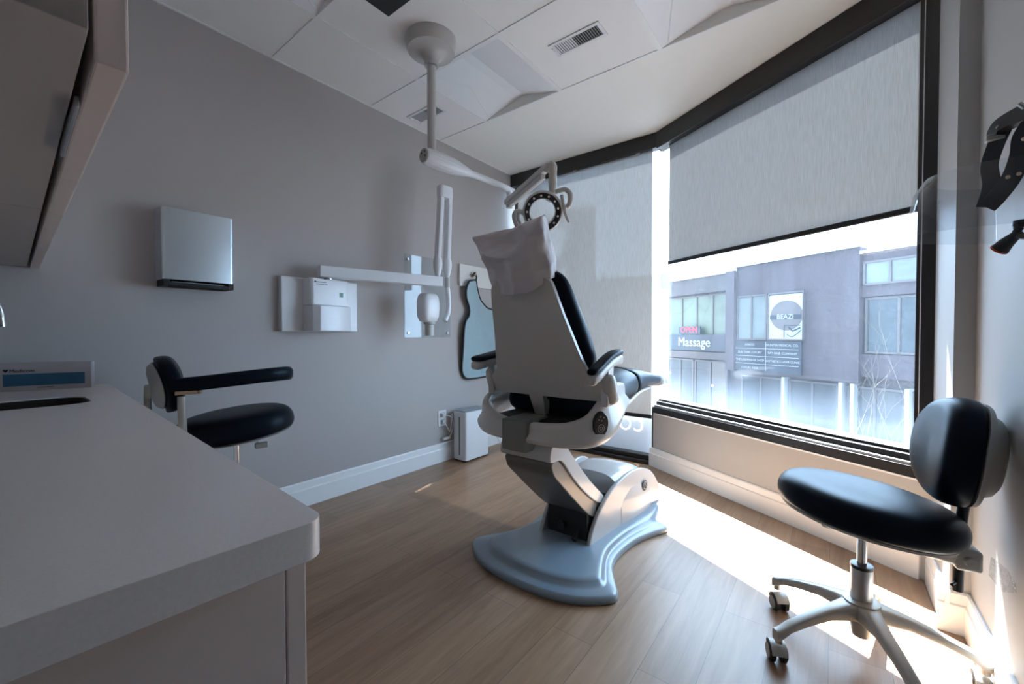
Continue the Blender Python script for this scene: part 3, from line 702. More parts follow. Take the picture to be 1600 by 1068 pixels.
for d, r in prof:
    L = []
    for k in range(64):
        a = 2 * PI * k / 64
        fl = 1 + (.035 * math.cos(16 * a) if .03 <= d <= .2 else 0)
        L.append(A0 + ad * d + (s_ * math.cos(a) + V((0, 0, 1)) * math.sin(a)) * r * fl)
    loops.append(L)
m.loft(loops); hs = m.build('arm_housing', M['white'], t, smooth=50)
m = MB(); m.lathe([(.001, -.0015), (.033, -.0015), (.034, .002)], A0, ad, 28); m.build('end_cap', M['stoolgrey'], hs)
m = MB()
for dx, dz in ((-.014, .012), (.012, .016), (.014, -.006)): m.lathe([(.001, -.002), (.005, -.002), (.005, .0)], A0 + s_ * dx + V((0, 0, dz)) - ad * .001, ad, 12)
m.build('screw_hole', M['dark'], hs)
MB().tube(spline([A1 - ad * .01, A1 + ad * .15, A2 - ad * .06, A2 - ad * .015 + V((0, 0, -.006)), A2 + V((0, 0, -.03)), A2 + V((0, 0, -.055))], 6), .0185, 20).build('fixed_arm', M['white'], t)
MB().cyl(A2 + V((0, 0, -.05)), A2 + V((0, 0, -.115)), .0205, 20).build('elbow_pin', M['shell'], t)
B0 = A2 + V((.0, -.012, -.088)); B1 = V((-1.188, 1.862, 1.872))
bd = (B1 - B0).normalized(); b1 = bd.cross(V((0, 0, 1))).normalized(); b2 = b1.cross(bd)
def beam(name, a, b, w, h, off, mt, p=5):
    m = MB(); m.loft([[q + b1 * c[0] + b2 * (c[1] + off) for c in superell(20, w / 2, h / 2, p)] for q in (a, b)]); return m.build(name, mt, t, smooth=45, bevel=.003)
beam('spring_arm', B0 - bd * .02, B1 - bd * .0, .040, .034, .010, M['shell'])
beam('spring_arm_cover', B0 + bd * .03, B1 - bd * .06, .030, .030, -.020, M['offwhite'])
RC = V((-1.166, 1.768, 1.617))
top = B1 + V((.012, .0, .015))
MB().tube(spline([B1 + V((-.022, .008, -.012)), B1 + V((0, 0, .012)), top + V((.012, -.002, -.012)), top + V((.014, -.005, -.05)), top + V((.013, -.005, -.12)), V((-1.165, 1.86, 1.73)), V((-1.160, 1.83, 1.70)), RC + V((.0, .03, .09))], 6), [.021] * 37 + [.019] * 6, 18).build('drop_tube', M['shell'], t)
rn = V((.50, -.80, -.42)).normalized(); re = V((-rn.y, rn.x, 0)).normalized() * 1.0; ru = rn.cross(re) * 1
if ru.z < 0: ru = -ru
def ring(prof, n=56):
    L = []
    for k in range(n):
        a = 2 * PI * k / n; d = re * math.cos(a) + ru * math.sin(a)
        L.append([RC + d * r + rn * h for r, h in prof])
    m = MB(); c = len(prof); vs = [q for l in L for q in l]
    m.add(vs, [(i * c + j, i * c + (j + 1) % c, ((i + 1) % n) * c + (j + 1) % c, ((i + 1) % n) * c + j) for i in range(n) for j in range(c)]); return m
head = ring([(.062, -.028), (.072, -.036), (.090, -.032), (.101, -.012), (.101, .008), (.094, .016), (.090, .012), (.066, .012), (.062, .006)]).build('lamp_ring', M['shell'], t, smooth=50)
ring([(.0655, .012), (.091, .012), (.090, .0165), (.067, .0165)]).build('led_face', M['blackpl'], head, smooth=40)
for k in range(13):
    a = 2 * PI * k / 13 + .2; d = re * math.cos(a) + ru * math.sin(a)
    MB().lathe([(.001, .0192), (.0042, .0188), (.0056, .0168), (.0056, .016)], RC + d * .0785, rn, 10).build('led', M['led'], head)
def rp(x, y, h=0): return RC + re * (x * .00325) + ru * (y * .00325) + rn * h
MB().tube(spline([rp(20, 28, -.02), rp(34, 31, -.01), rp(42, 24, 0), rp(42, 12, .0), rp(37, 5, .0)], 6), [.012] * 12 + [.014] * 13, 14).build('handle', M['offwhite'], t)
MB().tube(spline([rp(29, 24, .0), rp(32, 8, .005), rp(37, -8, .005), rp(41, -16, .0)], 6), .0085, 12).build('handle', M['offwhite'], t)
MB().tube(spline([rp(-28, -2, -.01), rp(-40, 2, 0), rp(-45, -6, .0), rp(-41, -20, .0), rp(-35, -28, .0)], 6), .0115, 14).build('handle', M['offwhite'], t)
MB().tube(spline([rp(-37, -1, .004), rp(-38, -8, .01), rp(-34, -20, .006)], 6), .007, 12).build('handle', M['alu'], t)

# ------------------------------------------------------------------ dental chair
X0 = -.985
t = thing('dental_chair', (X0, 1.85, 0), 'reclining dental chair with grey shell back, black upholstery and blue grey floor plate', 'dental chair')
ch = t
half = [(0, 1.297), (.13, 1.306), (.25, 1.345), (.345, 1.425), (.352, 1.475), (.315, 1.535), (.262, 1.63), (.243, 1.74), (.255, 1.90), (.295, 2.03), (.335, 2.12), (.318, 2.17), (.290, 2.24), (.255, 2.34), (.20, 2.45), (.10, 2.52), (0, 2.53)]
cp = [(X0 + a, b, 0) for a, b in half] + [(X0 - a, b, 0) for a, b in half[-2:0:-1]]
oc = [(p.x, p.y) for p in spline(cp, 4, True)]
cen = V((X0, 1.80))
def ins(poly, d):
    n = len(poly); o = []
    for i in range(n):
        a, b = V(poly[i - 1]), V(poly[(i + 1) % n]); tg = (b - a).normalized(); nv = V((-tg.y, tg.x))
        o.append((poly[i][0] + nv.x * d, poly[i][1] + nv.y * d))
    return o
inner = [(0, 1.375), (.11, 1.383), (.20, 1.412), (.262, 1.462), (.268, 1.495), (.245, 1.555), (.212, 1.65), (.197, 1.75), (.203, 1.90), (.222, 2.02), (.238, 2.11), (.242, 2.17), (.240, 2.24), (.225, 2.33), (.18, 2.43), (.09, 2.475), (0, 2.485)]
ip = [(X0 + a, b, 0) for a, b in inner] + [(X0 - a, b, 0) for a, b in inner[-2:0:-1]]
ic = [(p.x, p.y) for p in spline(ip, 4, True)]
m = MB(); loops = []
for d, z in ((.05, 0), (0, .003), (0, .019), (.05, .027), (.16, .031), (.60, .030), (.78, .034), (.90, .046), (1.0, .052), (1.3, .053)):
    loops.append([V((p[0] + (q[0] - p[0]) * d, p[1] + (q[1] - p[1]) * d, z)) for p, q in zip(oc, ic)])
m.loft(loops); m.build('floor_plate', M['basepl'], ch, smooth=60)
# pump housing: two side panels and a dome
sp = [(1.665, .046), (1.70, .11), (1.77, .185), (1.87, .248), (2.0, .285), (2.12, .292), (2.24, .265), (2.33, .205), (2.40, .12), (2.42, .046)]
sp = [(p.x, p.y) for p in spline([(a, b, 0) for a, b in sp], 4)]
for sgn in (1, -1):
    m = MB()
    def xo(y, z): return X0 + sgn * (.135 + .075 * min(1, max(0, (y - 1.66) / .6)) - .05 * max(0, z - .05))
    m.loft([[V((xo(y, z) - sgn * .02, y, z)) for y, z in sp], [V((xo(y, z), y, z)) for y, z in sp]])
    sd = m.build('side_cover', M['shell2'], ch, smooth=40, bevel=.006, seg=3)
    if sgn > 0:
        o = V((xo(2.19, .19) + .0015, 2.19, .19)); ed = V((.115, 1, 0)).normalized(); zz = V((-.05, 0, 1)).normalized(); nx = ed.cross(zz)
        m = MB(); m.lathe([(.001, .002), (.026, .002), (.028, 0)], o, nx, 28); b = m.build('badge', M['greytxt'], sd)
        m = MB(); m.tube([o + nx * .0025 + (ed * math.cos(a) + zz * math.sin(a)) * .019 for a in [2 * PI * k / 20 for k in range(21)]], .0016, 6); m.tube([o + nx * .0025 + ed * -.009 - zz * .011, o + nx * .0025 + zz * .013, o + nx * .0025 + ed * .009 - zz * .011], .0016, 6); m.build('emblem', M['offwhite'], b)
m = MB(); loops = []
for y, hw, h in ((1.955, .165, .292), (2.05, .185, .305), (2.15, .197, .298), (2.25, .200, .275), (2.34, .192, .235), (2.41, .17, .18), (2.455, .135, .12), (2.475, .10, .07)):
    L = []
    for k in range(21):
        a = PI * k / 20; c = math.cos(a); s2 = math.sin(a)
        L.append(V((X0 + hw * math.copysign(abs(c) ** .55, c), y, .04 + (h - .04) * abs(s2) ** .55)))
    loops.append(L)
m.loft(loops); dm = m.build('pump_cover', M['shell2'], ch, smooth=55)
# lift arm
m = MB(); uc = [(1.36, .50), (1.365, .548), (1.40, .566), (1.455, .560), (1.49, .535), (1.57, .455), (1.70, .335), (1.85, .215), (1.838, .192), (1.75, .225), (1.63, .31), (1.525, .405), (1.46, .475), (1.42, .495)]
m.prism([(p.x, p.y) for p in spline([(a, b, 0) for a, b in uc], 3, True)], lambda p, q: (q, p[0], p[1]), X0 - .125, X0 + .125); m.build('lift_arm_cover', M['shell2'], ch, smooth=45, bevel=.010, seg=3)
m = MB(); lc = [(1.385, .488), (1.390, .455), (1.405, .43), (1.455, .385), (1.53, .318), (1.63, .232), (1.70, .178), (1.76, .150), (1.86, .15), (1.84, .198), (1.63, .315), (1.525, .41), (1.44, .488)]
m.prism([(p.x, p.y) for p in spline([(a, b, 0) for a, b in lc], 3, True)], lambda p, q: (q, p[0], p[1]), X0 - .120, X0 + .116); m.build('lift_arm_boot', M['boot'], ch, smooth=45, bevel=.018, seg=4)
m = MB(); m.box2((X0 - .105, 1.70, .05), (X0 + .105, 2.0, .19)); m.cyl((X0 - .12, 1.80, .18), (X0 + .12, 1.80, .18), .03, 16); m.tube([(X0 - .02, 1.68, .10), (X0 - .02, 1.80, .10)], .02, 12); m.tube([(X0 + .06, 1.66, .06), (X0 + .06, 1.8, .16)], .012, 10)
m.build('lift_linkage', M['dark'], ch, bevel=.003)
# seat carrier
path = [(-.288, 1.80, .66, .745, .03), (-.305, 1.62, .625, .745, .035), (-.308, 1.50, .60, .735, .040), (-.285, 1.42, .583, .705, .045), (-.21, 1.365, .572, .672, .05), (-.11, 1.335, .570, .655, .055), (0, 1.325, .572, .650, .055), (.11, 1.335, .570, .652, .055), (.20, 1.365, .568, .662, .05), (.262, 1.415, .570, .690, .045), (.292, 1.48, .583, .745, .042), (.300, 1.555, .61, .790, .038), (.296, 1.62, .655, .800, .034), (.285, 1.70, .70, .79, .028)]
sm = spline([(a, b, c) for a, b, c, d, e in path], 4); s2_ = spline([(d, e, 0) for a, b, c, d, e in path], 4)
loops = []
for i, (p, q) in enumerate(zip(sm, s2_)):
    tg = (sm[min(i + 1, len(sm) - 1)] - sm[max(i - 1, 0)]); tg.z = 0; tg.normalize(); nv = V((-tg.y, tg.x, 0))   # inward (to +y at the rear)
    hz = (q.x - p.z) / 2; zc = (q.x + p.z) / 2
    loops.append([V((X0 + p.x, p.y, zc)) + nv * (c[0] + q.y / 2 - .02 * (c[1] < 0)) + V((0, 0, c[1])) for c in superell(18, q.y / 2, hz, 3.2)])
MB().loft(loops).build('seat_carrier', M['shell'], ch, smooth=60)
m = MB(); m.box2((X0 - .075, 1.303, .535), (X0 + .045, 1.47, .660)); m.build('pivot_block', M['pivot'], ch, bevel=.008, seg=3)
m = MB(); m.box2((X0 - .20, 1.40, .585), (X0 + .20, 1.70, .65)); m.build('seat_pan', M['dark'], ch, bevel=.01)
# touch pads on both lobes
pn = V((.78, -.60, -.16)).normalized(); pe = V((.60, .80, 0)).normalized(); pu = pn.cross(pe); pu = pu if pu.z > 0 else -pu
pc = V((X0 + .294, 1.445, .657))
m = MB(); m.loft([[pc + pn * h + pe * c[0] * s + pu * c[1] * s for c in superell(28, .030, .050, 2.1)] for h, s in ((-.012, 1), (.003, 1), (.006, .93))]); tpad = m.build('touchpad', M['blackpl'], ch, smooth=40)
m = MB()
for cx_, cy_, r_ in ((0, -.012, .013), (0, -.012, .006)):
    m.tube([pc + pn * .0068 + pe * (cx_ + r_ * math.cos(a)) + pu * (cy_ + r_ * 1.2 * math.sin(a)) for a in [2 * PI * k / 16 for k in range(17)]], .0009, 5)
for a, b in ((-.012, .022), (.008, .03), (0, .018), (-.006, .034)): m.sphere(pc + pn * .006 + pe * a + pu * b, .0025, 8, 5)
m.build('pad_symbols', M['stoolgrey'], tpad)
# seat and leg upholstery
def lofty(rows, p=2.8, n=28):
    L = []
    for y, zt, zb, hw in rows:
        L.append([V((X0 + c[0], y, (zt + zb) / 2 + c[1])) for c in superell(n, hw, (zt - zb) / 2, p)])
    return MB().loft(L)
lofty([(1.545, .735, .655, .18), (1.552, .752, .635, .235), (1.58, .770, .625, .250), (1.62, .785, .62, .258), (1.68, .81, .625, .262), (1.80, .835, .64, .258), (1.90, .842, .655, .25), (1.985, .838, .67, .242), (1.992, .83, .68, .235)]).build('seat_cushion', M['vinyl'], ch, smooth=70, sub=1)
lofty([(1.996, .83, .68, .235), (2.003, .838, .672, .240), (2.08, .832, .682, .235), (2.20, .815, .70, .222), (2.35, .79, .705, .205), (2.48, .768, .690, .19), (2.50, .762, .69, .185)]).build('leg_cushion', M['vinyl'], ch, smooth=70, sub=1)
lofty([(2.49, .772, .682, .193), (2.55, .763, .678, .188), (2.64, .744, .668, .175), (2.71, .728, .655, .160), (2.735, .71, .665, .13)], 3).build('foot_cover', M['clearcover'], ch, smooth=70, sub=1)
lofty([(1.60, .66, .615, .21), (1.7, .64, .60, .22), (1.95, .675, .640, .20), (2.2, .705, .675, .17), (2.4, .70, .68, .15)], 4).build('leg_underside', M['shell'], ch, smooth=60)
# backrest
TI = .375
def by(z): return 1.490 - (z - .72) * TI
def bpt(x, z, off=0): return V((X0 + .008 + x, by(z) + off * .936 + .16 * x * x, z + off * .35))
m = MB()
def shellstrip(rows, nx=14, th=.020):
    L = []
    for z, xl, xr in rows:
        a = [bpt(xl + (xr - xl) * k / nx, z, 0) for k in range(nx + 1)]; b = [bpt(xl + (xr - xl) * k / nx, z, th) for k in range(nx + 1)]
        L.append(a + b[::-1])
    m.loft(L)
shellstrip([(z.x, -w.x, w.y) for z, w in zip(spline([(q[0], 0, 0) for q in ((.735, 0), (.765, 0), (.80, 0), (.84, 0), (.90, 0), (.98, 0), (1.06, 0), (1.12, 0), (1.18, 0), (1.20, 0), (1.222, 0), (1.235, 0))], 3), spline([(a, b, 0) for a, b in ((.315, .318), (.315, .325), (.285, .295), (.236, .238), (.218, .212), (.197, .192), (.180, .172), (.168, .160), (.152, .148), (.138, .137), (.105, .105), (.07, .07))], 3))])
m.loft([[bpt(x, z, o) for x, o in ((-.075 + w, -.0), (.0 - w, -.0), (.0 - w, .045), (-.075 + w, .045))] for z, w in ((.80, -.03), (.765, -.012), (.735, .0), (.70, .004), (.66, .008), (.635, .014), (.605, .022))])
for sx, a, b in ((-1, -.318, -.27), (1, .272, .327)):
    m.loft([[bpt((a + b) / 2 + c[0], z, .018 + c[1]) for c in superell(14, (b - a) / 2 * s, .028 * s, 2.5)] for z, s in ((.725, .6), (.735, .92), (.76, 1), (.80, 1), (.825, .85), (.835, .5))])
m.build('backrest_shell', M['shell'], ch, smooth=45, bevel=.006, seg=2)
for x, z in ((-.055, .665), (-.012, .655)): MB().lathe([(.001, -.003), (.005, -.003), (.006, .001)], bpt(x, z, -.001), (0, -1, -.375), 12).build('screw', M['alu'], ch)
L = []
for z, wl_, wr, ht in ((.70, .12, .12, .03), (.715, .19, .175, .045), (.76, .225, .208, .055), (.84, .236, .226, .060), (.92, .232, .222, .060), (1.02, .214, .204, .055), (1.10, .194, .188, .05), (1.17, .174, .176, .044), (1.205, .152, .160, .036), (1.225, .12, .13, .026), (1.232, .06, .06, .012)):
    L.append([bpt(c[0] + (wr - wl_) / 2, z, .030 + ht + c[1]) for c in superell(28, (wl_ + wr) / 2, ht, 3.0)])
MB().loft(L).build('back_cushion', M['vinyl'], ch, smooth=70, sub=1)
L = []
for z, w, h in ((1.20, .08, .024), (1.22, .095, .028), (1.27, .10, .028), (1.31, .092, .027), (1.335, .07, .02)):
    L.append([bpt(c[0], z, .058 + c[1]) for c in superell(24, w, h, 2.6)])
MB().loft(L).build('headrest', M['vinyl'], ch, smooth=70)
# armrests
def arm(xc, yo, pts, w):
    L = []; S = []
    for y, zt in pts:
        L.append([V((xc + c[0], y + yo, zt - .016 + c[1])) for c in superell(16, w, .014, 2.6)])
        S.append([V((xc + c[0], y + yo, zt - .045 + c[1])) for c in superell(16, w * .86, .020, 2.8)])
    def cap(Q, k=.55):
        c0 = sum(Q[0], V()) / len(Q[0]); c1 = sum(Q[-1], V()) / len(Q[-1])
        return [[c0 + V((0, -.012, 0)) + (q - c0) * k for q in Q[0]]] + Q + [[c1 + V((0, .012, 0)) + (q - c1) * k for q in Q[-1]]]
    b = MB().loft(cap(S)).build('armrest_shell', M['offwhite'], ch, smooth=60)
    MB().loft(cap(L)).build('armrest_pad', M['vinyl'], ch, smooth=60, sub=1)
    m = MB(); m.loft([[V((xc + sx * a, yy, z)) for sx, yy in ((-1, 1.475 + yo), (1, 1.475 + yo), (1, 1.53 + yo), (-1, 1.53 + yo))] for a, z in ((.016, .72), (.016, .80), (.018, .875))]); m.build('armrest_post', M['offwhite'], ch, smooth=40, bevel=.006)
arm(X0 + .292, 0, [(1.375, .876), (1.42, .890), (1.47, .912), (1.52, .930), (1.57, .940), (1.615, .942)], .023)
arm(X0 - .278, 0, [(1.375, .905), (1.43, .912), (1.50, .922), (1.58, .935), (1.66, .942)], .036)
# disposable cover over the headrest
t = thing('headrest_cover', (X0, 1.27, 1.165), 'crumpled thin plastic bag pulled over the dental chair headrest', 'headrest cover')
cvb = [
 [(-1.135, 1.178, .012), (-1.050, 1.168, -.026), (-.985, 1.165, -.034), (-.905, 1.174, -.034), (-.836, 1.203, .004)],
 [(-1.140, 1.232, .010), (-1.030, 1.228, -.020), (-.965, 1.234, -.046), (-.885, 1.236, -.022), (-.832, 1.240, .006)],
 [(-1.152, 1.302, .010), (-1.055, 1.289, -.006), (-.974, 1.293, -.044), (-.882, 1.285, -.040), (-.833, 1.290, .008)],
 [(-1.172, 1.352, .012), (-1.087, 1.322, -.048), (-1.000, 1.305, -.056), (-.902, 1.326, -.034), (-.836, 1.330, .010)],
 [(-1.190, 1.390, .016), (-1.095, 1.350, .034), (-.993, 1.340, .034), (-.885, 1.361, -.030), (-.835, 1.368, .014)],
 [(-1.188, 1.391, .022), (-1.080, 1.364, .050), (-.995, 1.384, .040), (-.913, 1.411, .006), (-.846, 1.418, .018)]]
fr_ = [[(X0 - .01 + (x - X0) * (.84 if x > X0 else .96), z, .112 + .2 * o) for x, z, o in r] for r in cvb]
def cpnt(x, z, o): return V((x, 1.3015 - (z - 1.25) * TI + o * .93, z + o * .35))
L = []
for a, b in zip(cvb, fr_):
    mid_r = [(a[-1][0] - .006, a[-1][1], .062)]; mid_l = [((a[0][0] + b[0][0]) / 2 - .006, a[0][1], .06)]
    L.append([cpnt(*q) for q in a] + [cpnt(*q) for q in mid_r] + [cpnt(*q) for q in b[::-1]] + [cpnt(*q) for q in mid_l])
mb = MB().loft(L, cap0=False); ob = mb.build('bag', M['bag'], t, smooth=180)
md = ob.modifiers.new('sub', 'SUBSURF'); md.levels = md.render_levels = 4; md.subdivision_type = 'CATMULL_CLARK'
cr_ = ob.data.attributes.new('crease_edge', 'FLOAT', 'EDGE')
rc = random.Random(3)
for e in ob.data.edges: cr_.data[e.index].value = rc.choice((.25, .5, .8, .9))
tx = bpy.data.textures.new('crinkle', 'VORONOI'); tx.noise_scale = .075; tx.distance_metric = 'DISTANCE'
dm_ = ob.modifiers.new('crinkle', 'DISPLACE'); dm_.texture = tx; dm_.strength = .016; dm_.mid_level = .5

# ------------------------------------------------------------------ operator stools
def stool_base(root, hub_z, zc0, seat_z, five, phase, lift=.0, r=.272):
    """five spoke base, gas column; local coordinates"""
    m = MB()
    m.lathe([(.001, .075), (.022, .075), (.026, .10), (.030, .12), (.044, hub_z - .02), (.046, hub_z), (.027, hub_z + .004)], (0, 0, 0), n=28); m.build('hub', M['stoolgrey'], root, local=True)
    for k in range(5):
        a = phase + 2 * PI * k / 5; d = V((math.cos(a), math.sin(a), 0)); s = V((-d.y, d.x, 0))
        L = []
        for q, w, zt, th in ((.03, .036, hub_z - .002, .05), (.06, .026, hub_z - .006, .046), (.11, .019, hub_z - .018, .034), (.18, .0165, hub_z - .040, .028), (.235, .0155, hub_z - .060, .026), (r - .012, .0150, hub_z - .074, .030), (r + .006, .012, hub_z - .078, .034)):
            L.append([d * q + s * (c[0]) + V((0, 0, zt - th / 2 + c[1])) for c in superell(14, w, th / 2, 4)])
        m = MB(); m.loft(L); m.cyl(d * (r - .006) + V((0, 0, hub_z - .08)), d * (r - .006) + V((0, 0, .066)), .010, 14)
        m.build('leg', M['stoolgrey'], root, local=True, smooth=45)
        cc = d * (r - .006); ca_ = a + 1.1 + k * 1.7; w = V((math.cos(ca_), math.sin(ca_), 0)); f_ = V((-w.y, w.x, 0))
        m = MB(); wc = cc + f_ * .016 + V((0, 0, .0275))
        for sg in (-1, 1):
            m.lathe([(.001, .0), (.0215, .0), (.0275, .003), (.0275, .015), (.0215, .018), (.001, .018)], wc + w * (.006 * sg if sg > 0 else -.024), w, 24)
        cst = m.build('caster', M['rubber'], root, local=True, smooth=40)
        for sg in (-1, 1):
            m = MB(); m.lathe([(.001, 0), (.0205, 0), (.0205, .0012), (.001, .0016)], wc + w * (.0245 * sg), w * sg, 24); m.build('wheel_cap', M['caster'], cst, local=True, smooth=30)
        m = MB(); n = 12; L = []
        for rr in (.030, .033):
            L.append([wc + (f_ * math.cos(b) + V((0, 0, 1)) * math.sin(b)) * rr for b in [R(20) + R(150) * i / n for i in range(n + 1)]])
        vs = []
        for wv in (-.021, .021):
            for l in L: vs.append([q + w * wv for q in l])
        m.loft([vs[0] + vs[1][::-1], vs[2] + vs[3][::-1]]); m.build('caster_hood', M['stoolshell'], cst, local=True, smooth=40)
    MB().lathe([(.026, hub_z), (.0275, hub_z + .006), (.0275, zc0 - .004), (.026, zc0), (.012, zc0 + .002)], (0, 0, 0), n=32).build('column_sleeve', M['alu'], root, local=True)
    MB().lathe([(.0285, zc0 - .008), (.0285, zc0 + .002), (.024, zc0 + .003)], (0, 0, 0), n=32).build('collar', M['blackpl'], root, local=True)
    MB().cyl((0, 0, zc0), (0, 0, seat_z), .0125, 20).build('gas_column', M['chrome'], root, local=True)

def cushion(rad_fn, rings, tilt, cz, n=48):
    """round cushion; rings are (scale, height); tilt is a rotation matrix"""
    L = []
    for s, h in rings:
        L.append([tilt @ V((rad_fn(2 * PI * k / n)[0] * s, rad_fn(2 * PI * k / n)[1] * s, h)) + V((0, 0, cz)) for k in range(n)])
    return MB().loft(L)

# right stool: local +x is the way the sitter faces
t = thing('operator_stool', (.078, 1.655, 0), 'armless black stool on casters in the sunlight at the right, by the large window', 'stool', rz=math.atan2(-.17, -.985)); st = t
stool_base(t, .185, .292, .44, True, R(150 + 170.2))
def seatf(a):
    r = .213 * (1 + .06 * math.cos(2 * a) - .02 * math.cos(a)); return (r * math.cos(a), r * math.sin(a) * 1.0)
tl = Matrix.Rotation(R(-8), 3, 'Y')
cz = .475
cushion(seatf, [(.90, -.035), (.96, -.030), (1.0, -.015), (1.01, .005), (.985, .025), (.93, .040), (.82, .050), (.6, .053), (.3, .050), (.02, .048)], tl, cz).build('seat_cushion', M['vinyl'], t, local=True, smooth=80, sub=1)
cushion(seatf, [(.5, -.060), (.80, -.050), (.93, -.040), (.935, -.033), (.90, -.031)], tl, cz).build('seat_pan', M['stoolshell'], t, local=True, smooth=50)
m = MB(); m.loft([[tl @ V((x, y, z)) + V((0, 0, cz)) for y, z in ((-.05, -.085), (.05, -.085), (.06, -.05), (-.06, -.05))] for x in (-.245, -.16, .03, .10)]); m.build('mechanism', M['stoolgrey'], t, local=True, bevel=.008, smooth=40)
m = MB(); m.box((-.215, 0, .385), (.055, .12, .06)); br = m.build('back_bracket', M['stoolgrey'], t, local=True, bevel=.010, seg=3)
MB().lathe([(.001, .010), (.012, .010), (.014, 0)], (-.215, .060, .385), (0, 1, 0), 16).build('knob', M['stoolshell'], br, local=True)
m = MB(); m.tube(spline([(-.212, 0, .275), (-.214, 0, .40), (-.222, 0, .52), (-.238, 0, .60)], 6), .0125, 14); m.build('back_rod', M['blackpl'], t, local=True)
MB().tube([(-.212, .0, .30), (-.19, .03, .30)], .004, 8).build('rod_pin', M['blackpl'], t, local=True)
bt = Matrix.Rotation(R(-7), 3, 'Y')
def backf(hw, hh, rows, org, curve=1.1):
    """padded back; loops across thickness (x), shape in y,z"""
    L = []
    for s, x in rows:
        L.append([bt @ V((x + curve * (hw * c[0] * s) ** 2, hw * c[0] * s, hh * c[1] * s)) + V(org) for c in superell(40, 1, 1, 2.25)])
    return MB().loft(L)
bo = (-.218, 0, .668)
backf(.140, .152, [(.93, -.016), (.985, -.008), (1.0, .010), (.985, .034), (.92, .056), (.78, .068), (.5, .072), (.02, .072)], bo).build('back_cushion', M['vinyl'], t, local=True, smooth=80, sub=1)
backf(.138, .146, [(.02, -.062), (.45, -.062), (.66, -.060), (.74, -.052), (.80, -.034), (.97, -.026), (1.0, -.014), (.9, -.010)], bo).build('back_shell', M['stoolshell'], t, local=True, smooth=60)
m = MB(); 
def lp(x, y, z): return V((x, y, z))
m.add([lp(-.238, .10, .425), lp(-.262, .115, .405), lp(-.285, .105, .345), lp(-.262, .09, .335), lp(-.24, .085, .37), lp(-.30, .12, .315), lp(-.27, .125, .36)], [(0, 1, 3, 4), (1, 2, 3), (1, 6, 5, 2)])
m.build('wrapper_scrap', M['bagfilm'], t, local=True, smooth=0)

# assistant stool behind the counter
fa = math.atan2(.97, .25)
t = thing('assistant_stool', (-2.06, .70, 0), 'black stool with a curved body arm behind the counter on the left', 'stool', rz=fa)
stool_base(t, .17, .36, .60, True, R(20))
cz = .607
def seatf2(a):
    r = .215 * (1 + .05 * math.cos(2 * a)); return (r * math.cos(a), r * math.sin(a))
tl = Matrix.Rotation(R(-6), 3, 'Y')
cushion(seatf2, [(.90, -.045), (.97, -.038), (1.0, -.018), (1.0, .005), (.96, .030), (.88, .048), (.72, .060), (.4, .064), (.02, .064)], tl, cz).build('seat_cushion', M['vinyl'], t, local=True, smooth=80, sub=1)
cushion(seatf2, [(.5, -.060), (.86, -.052), (.93, -.046), (.9, -.042)], tl, cz).build('seat_pan', M['stoolshell'], t, local=True, smooth=50)
m = MB(); m.box((-.03, 0, .555), (.15, .11, .05)); m.build('mechanism', M['stoolgrey'], t, local=True, bevel=.006)
m = MB(); m.tube([(.05, -.03, .565), (.075, -.06, .525)], .004, 8); lv = m.build('lever', M['stoolgrey'], t, local=True)
MB().box((.085, -.068, .517), (.05, .03, .022)).build('paddle', M['stoolgrey'], lv, local=True, bevel=.004)
bo = (-.245, .0, .800)
bt = Matrix.Rotation(R(-10), 3, 'Y')
backf(.155, .115, [(.93, -.014), (.99, -.006), (1.0, .010), (.98, .030), (.90, .046), (.7, .054), (.02, .056)], bo).build('back_cushion', M['vinyl'], t, local=True, smooth=80, sub=1)
backf(.140, .095, [(.02, -.040), (.6, -.040), (.86, -.034), (1.0, -.016), (.95, -.010)], bo).build('back_shell', M['stoolshell'], t, local=True, smooth=60)
m = MB(); m.box((-.29, 0, .775), (.02, .05, .05)); m.tube(spline([(-.29, 0, .79), (-.29, 0, .70), (-.275, 0, .62), (-.24, 0, .575), (-.10, 0, .56)], 6), .012, 12); m.build('back_post', M['stoolgrey'], t, local=True)
m = MB(); m.tube(spline([(-.08, -.08, .545), (-.16, -.135, .55), (-.18, -.145, .59), (-.185, -.145, .765)], 6), .014, 14); m.build('arm_post', M['stoolgrey'], t, local=True)
m = MB(); m.box((-.165, -.145, .778), (.08, .035, .014)); m.lathe([(.001, 0), (.008, 0), (.008, .008), (.001, .01)], (-.13, -.17, .776)); m.build('arm_ratchet', M['bronze'], t, local=True, bevel=.002)
ap_ = spline([(-.215, -.14, .806), (-.12, -.155, .812), (0, -.165, .822), (.10, -.150, .828), (.17, -.105, .828), (.195, -.06, .824)], 7)
n = len(ap_); L = []
for i, p in enumerate(ap_):
    tg = (ap_[min(i + 1, n - 1)] - ap_[max(i - 1, 0)]).normalized(); sd = tg.cross(V((0, 0, 1))).normalized()
    e = min(1, .35 + min(i, n - 1 - i) * .35) if i > n / 2 else 1
    L.append([p + sd * c[0] * e + V((0, 0, c[1] * e)) for c in superell(18, .022, .027 + .004 * i / n, 2.4)])
MB().loft(L).build('body_arm', M['vinyl'], t, local=True, smooth=70)

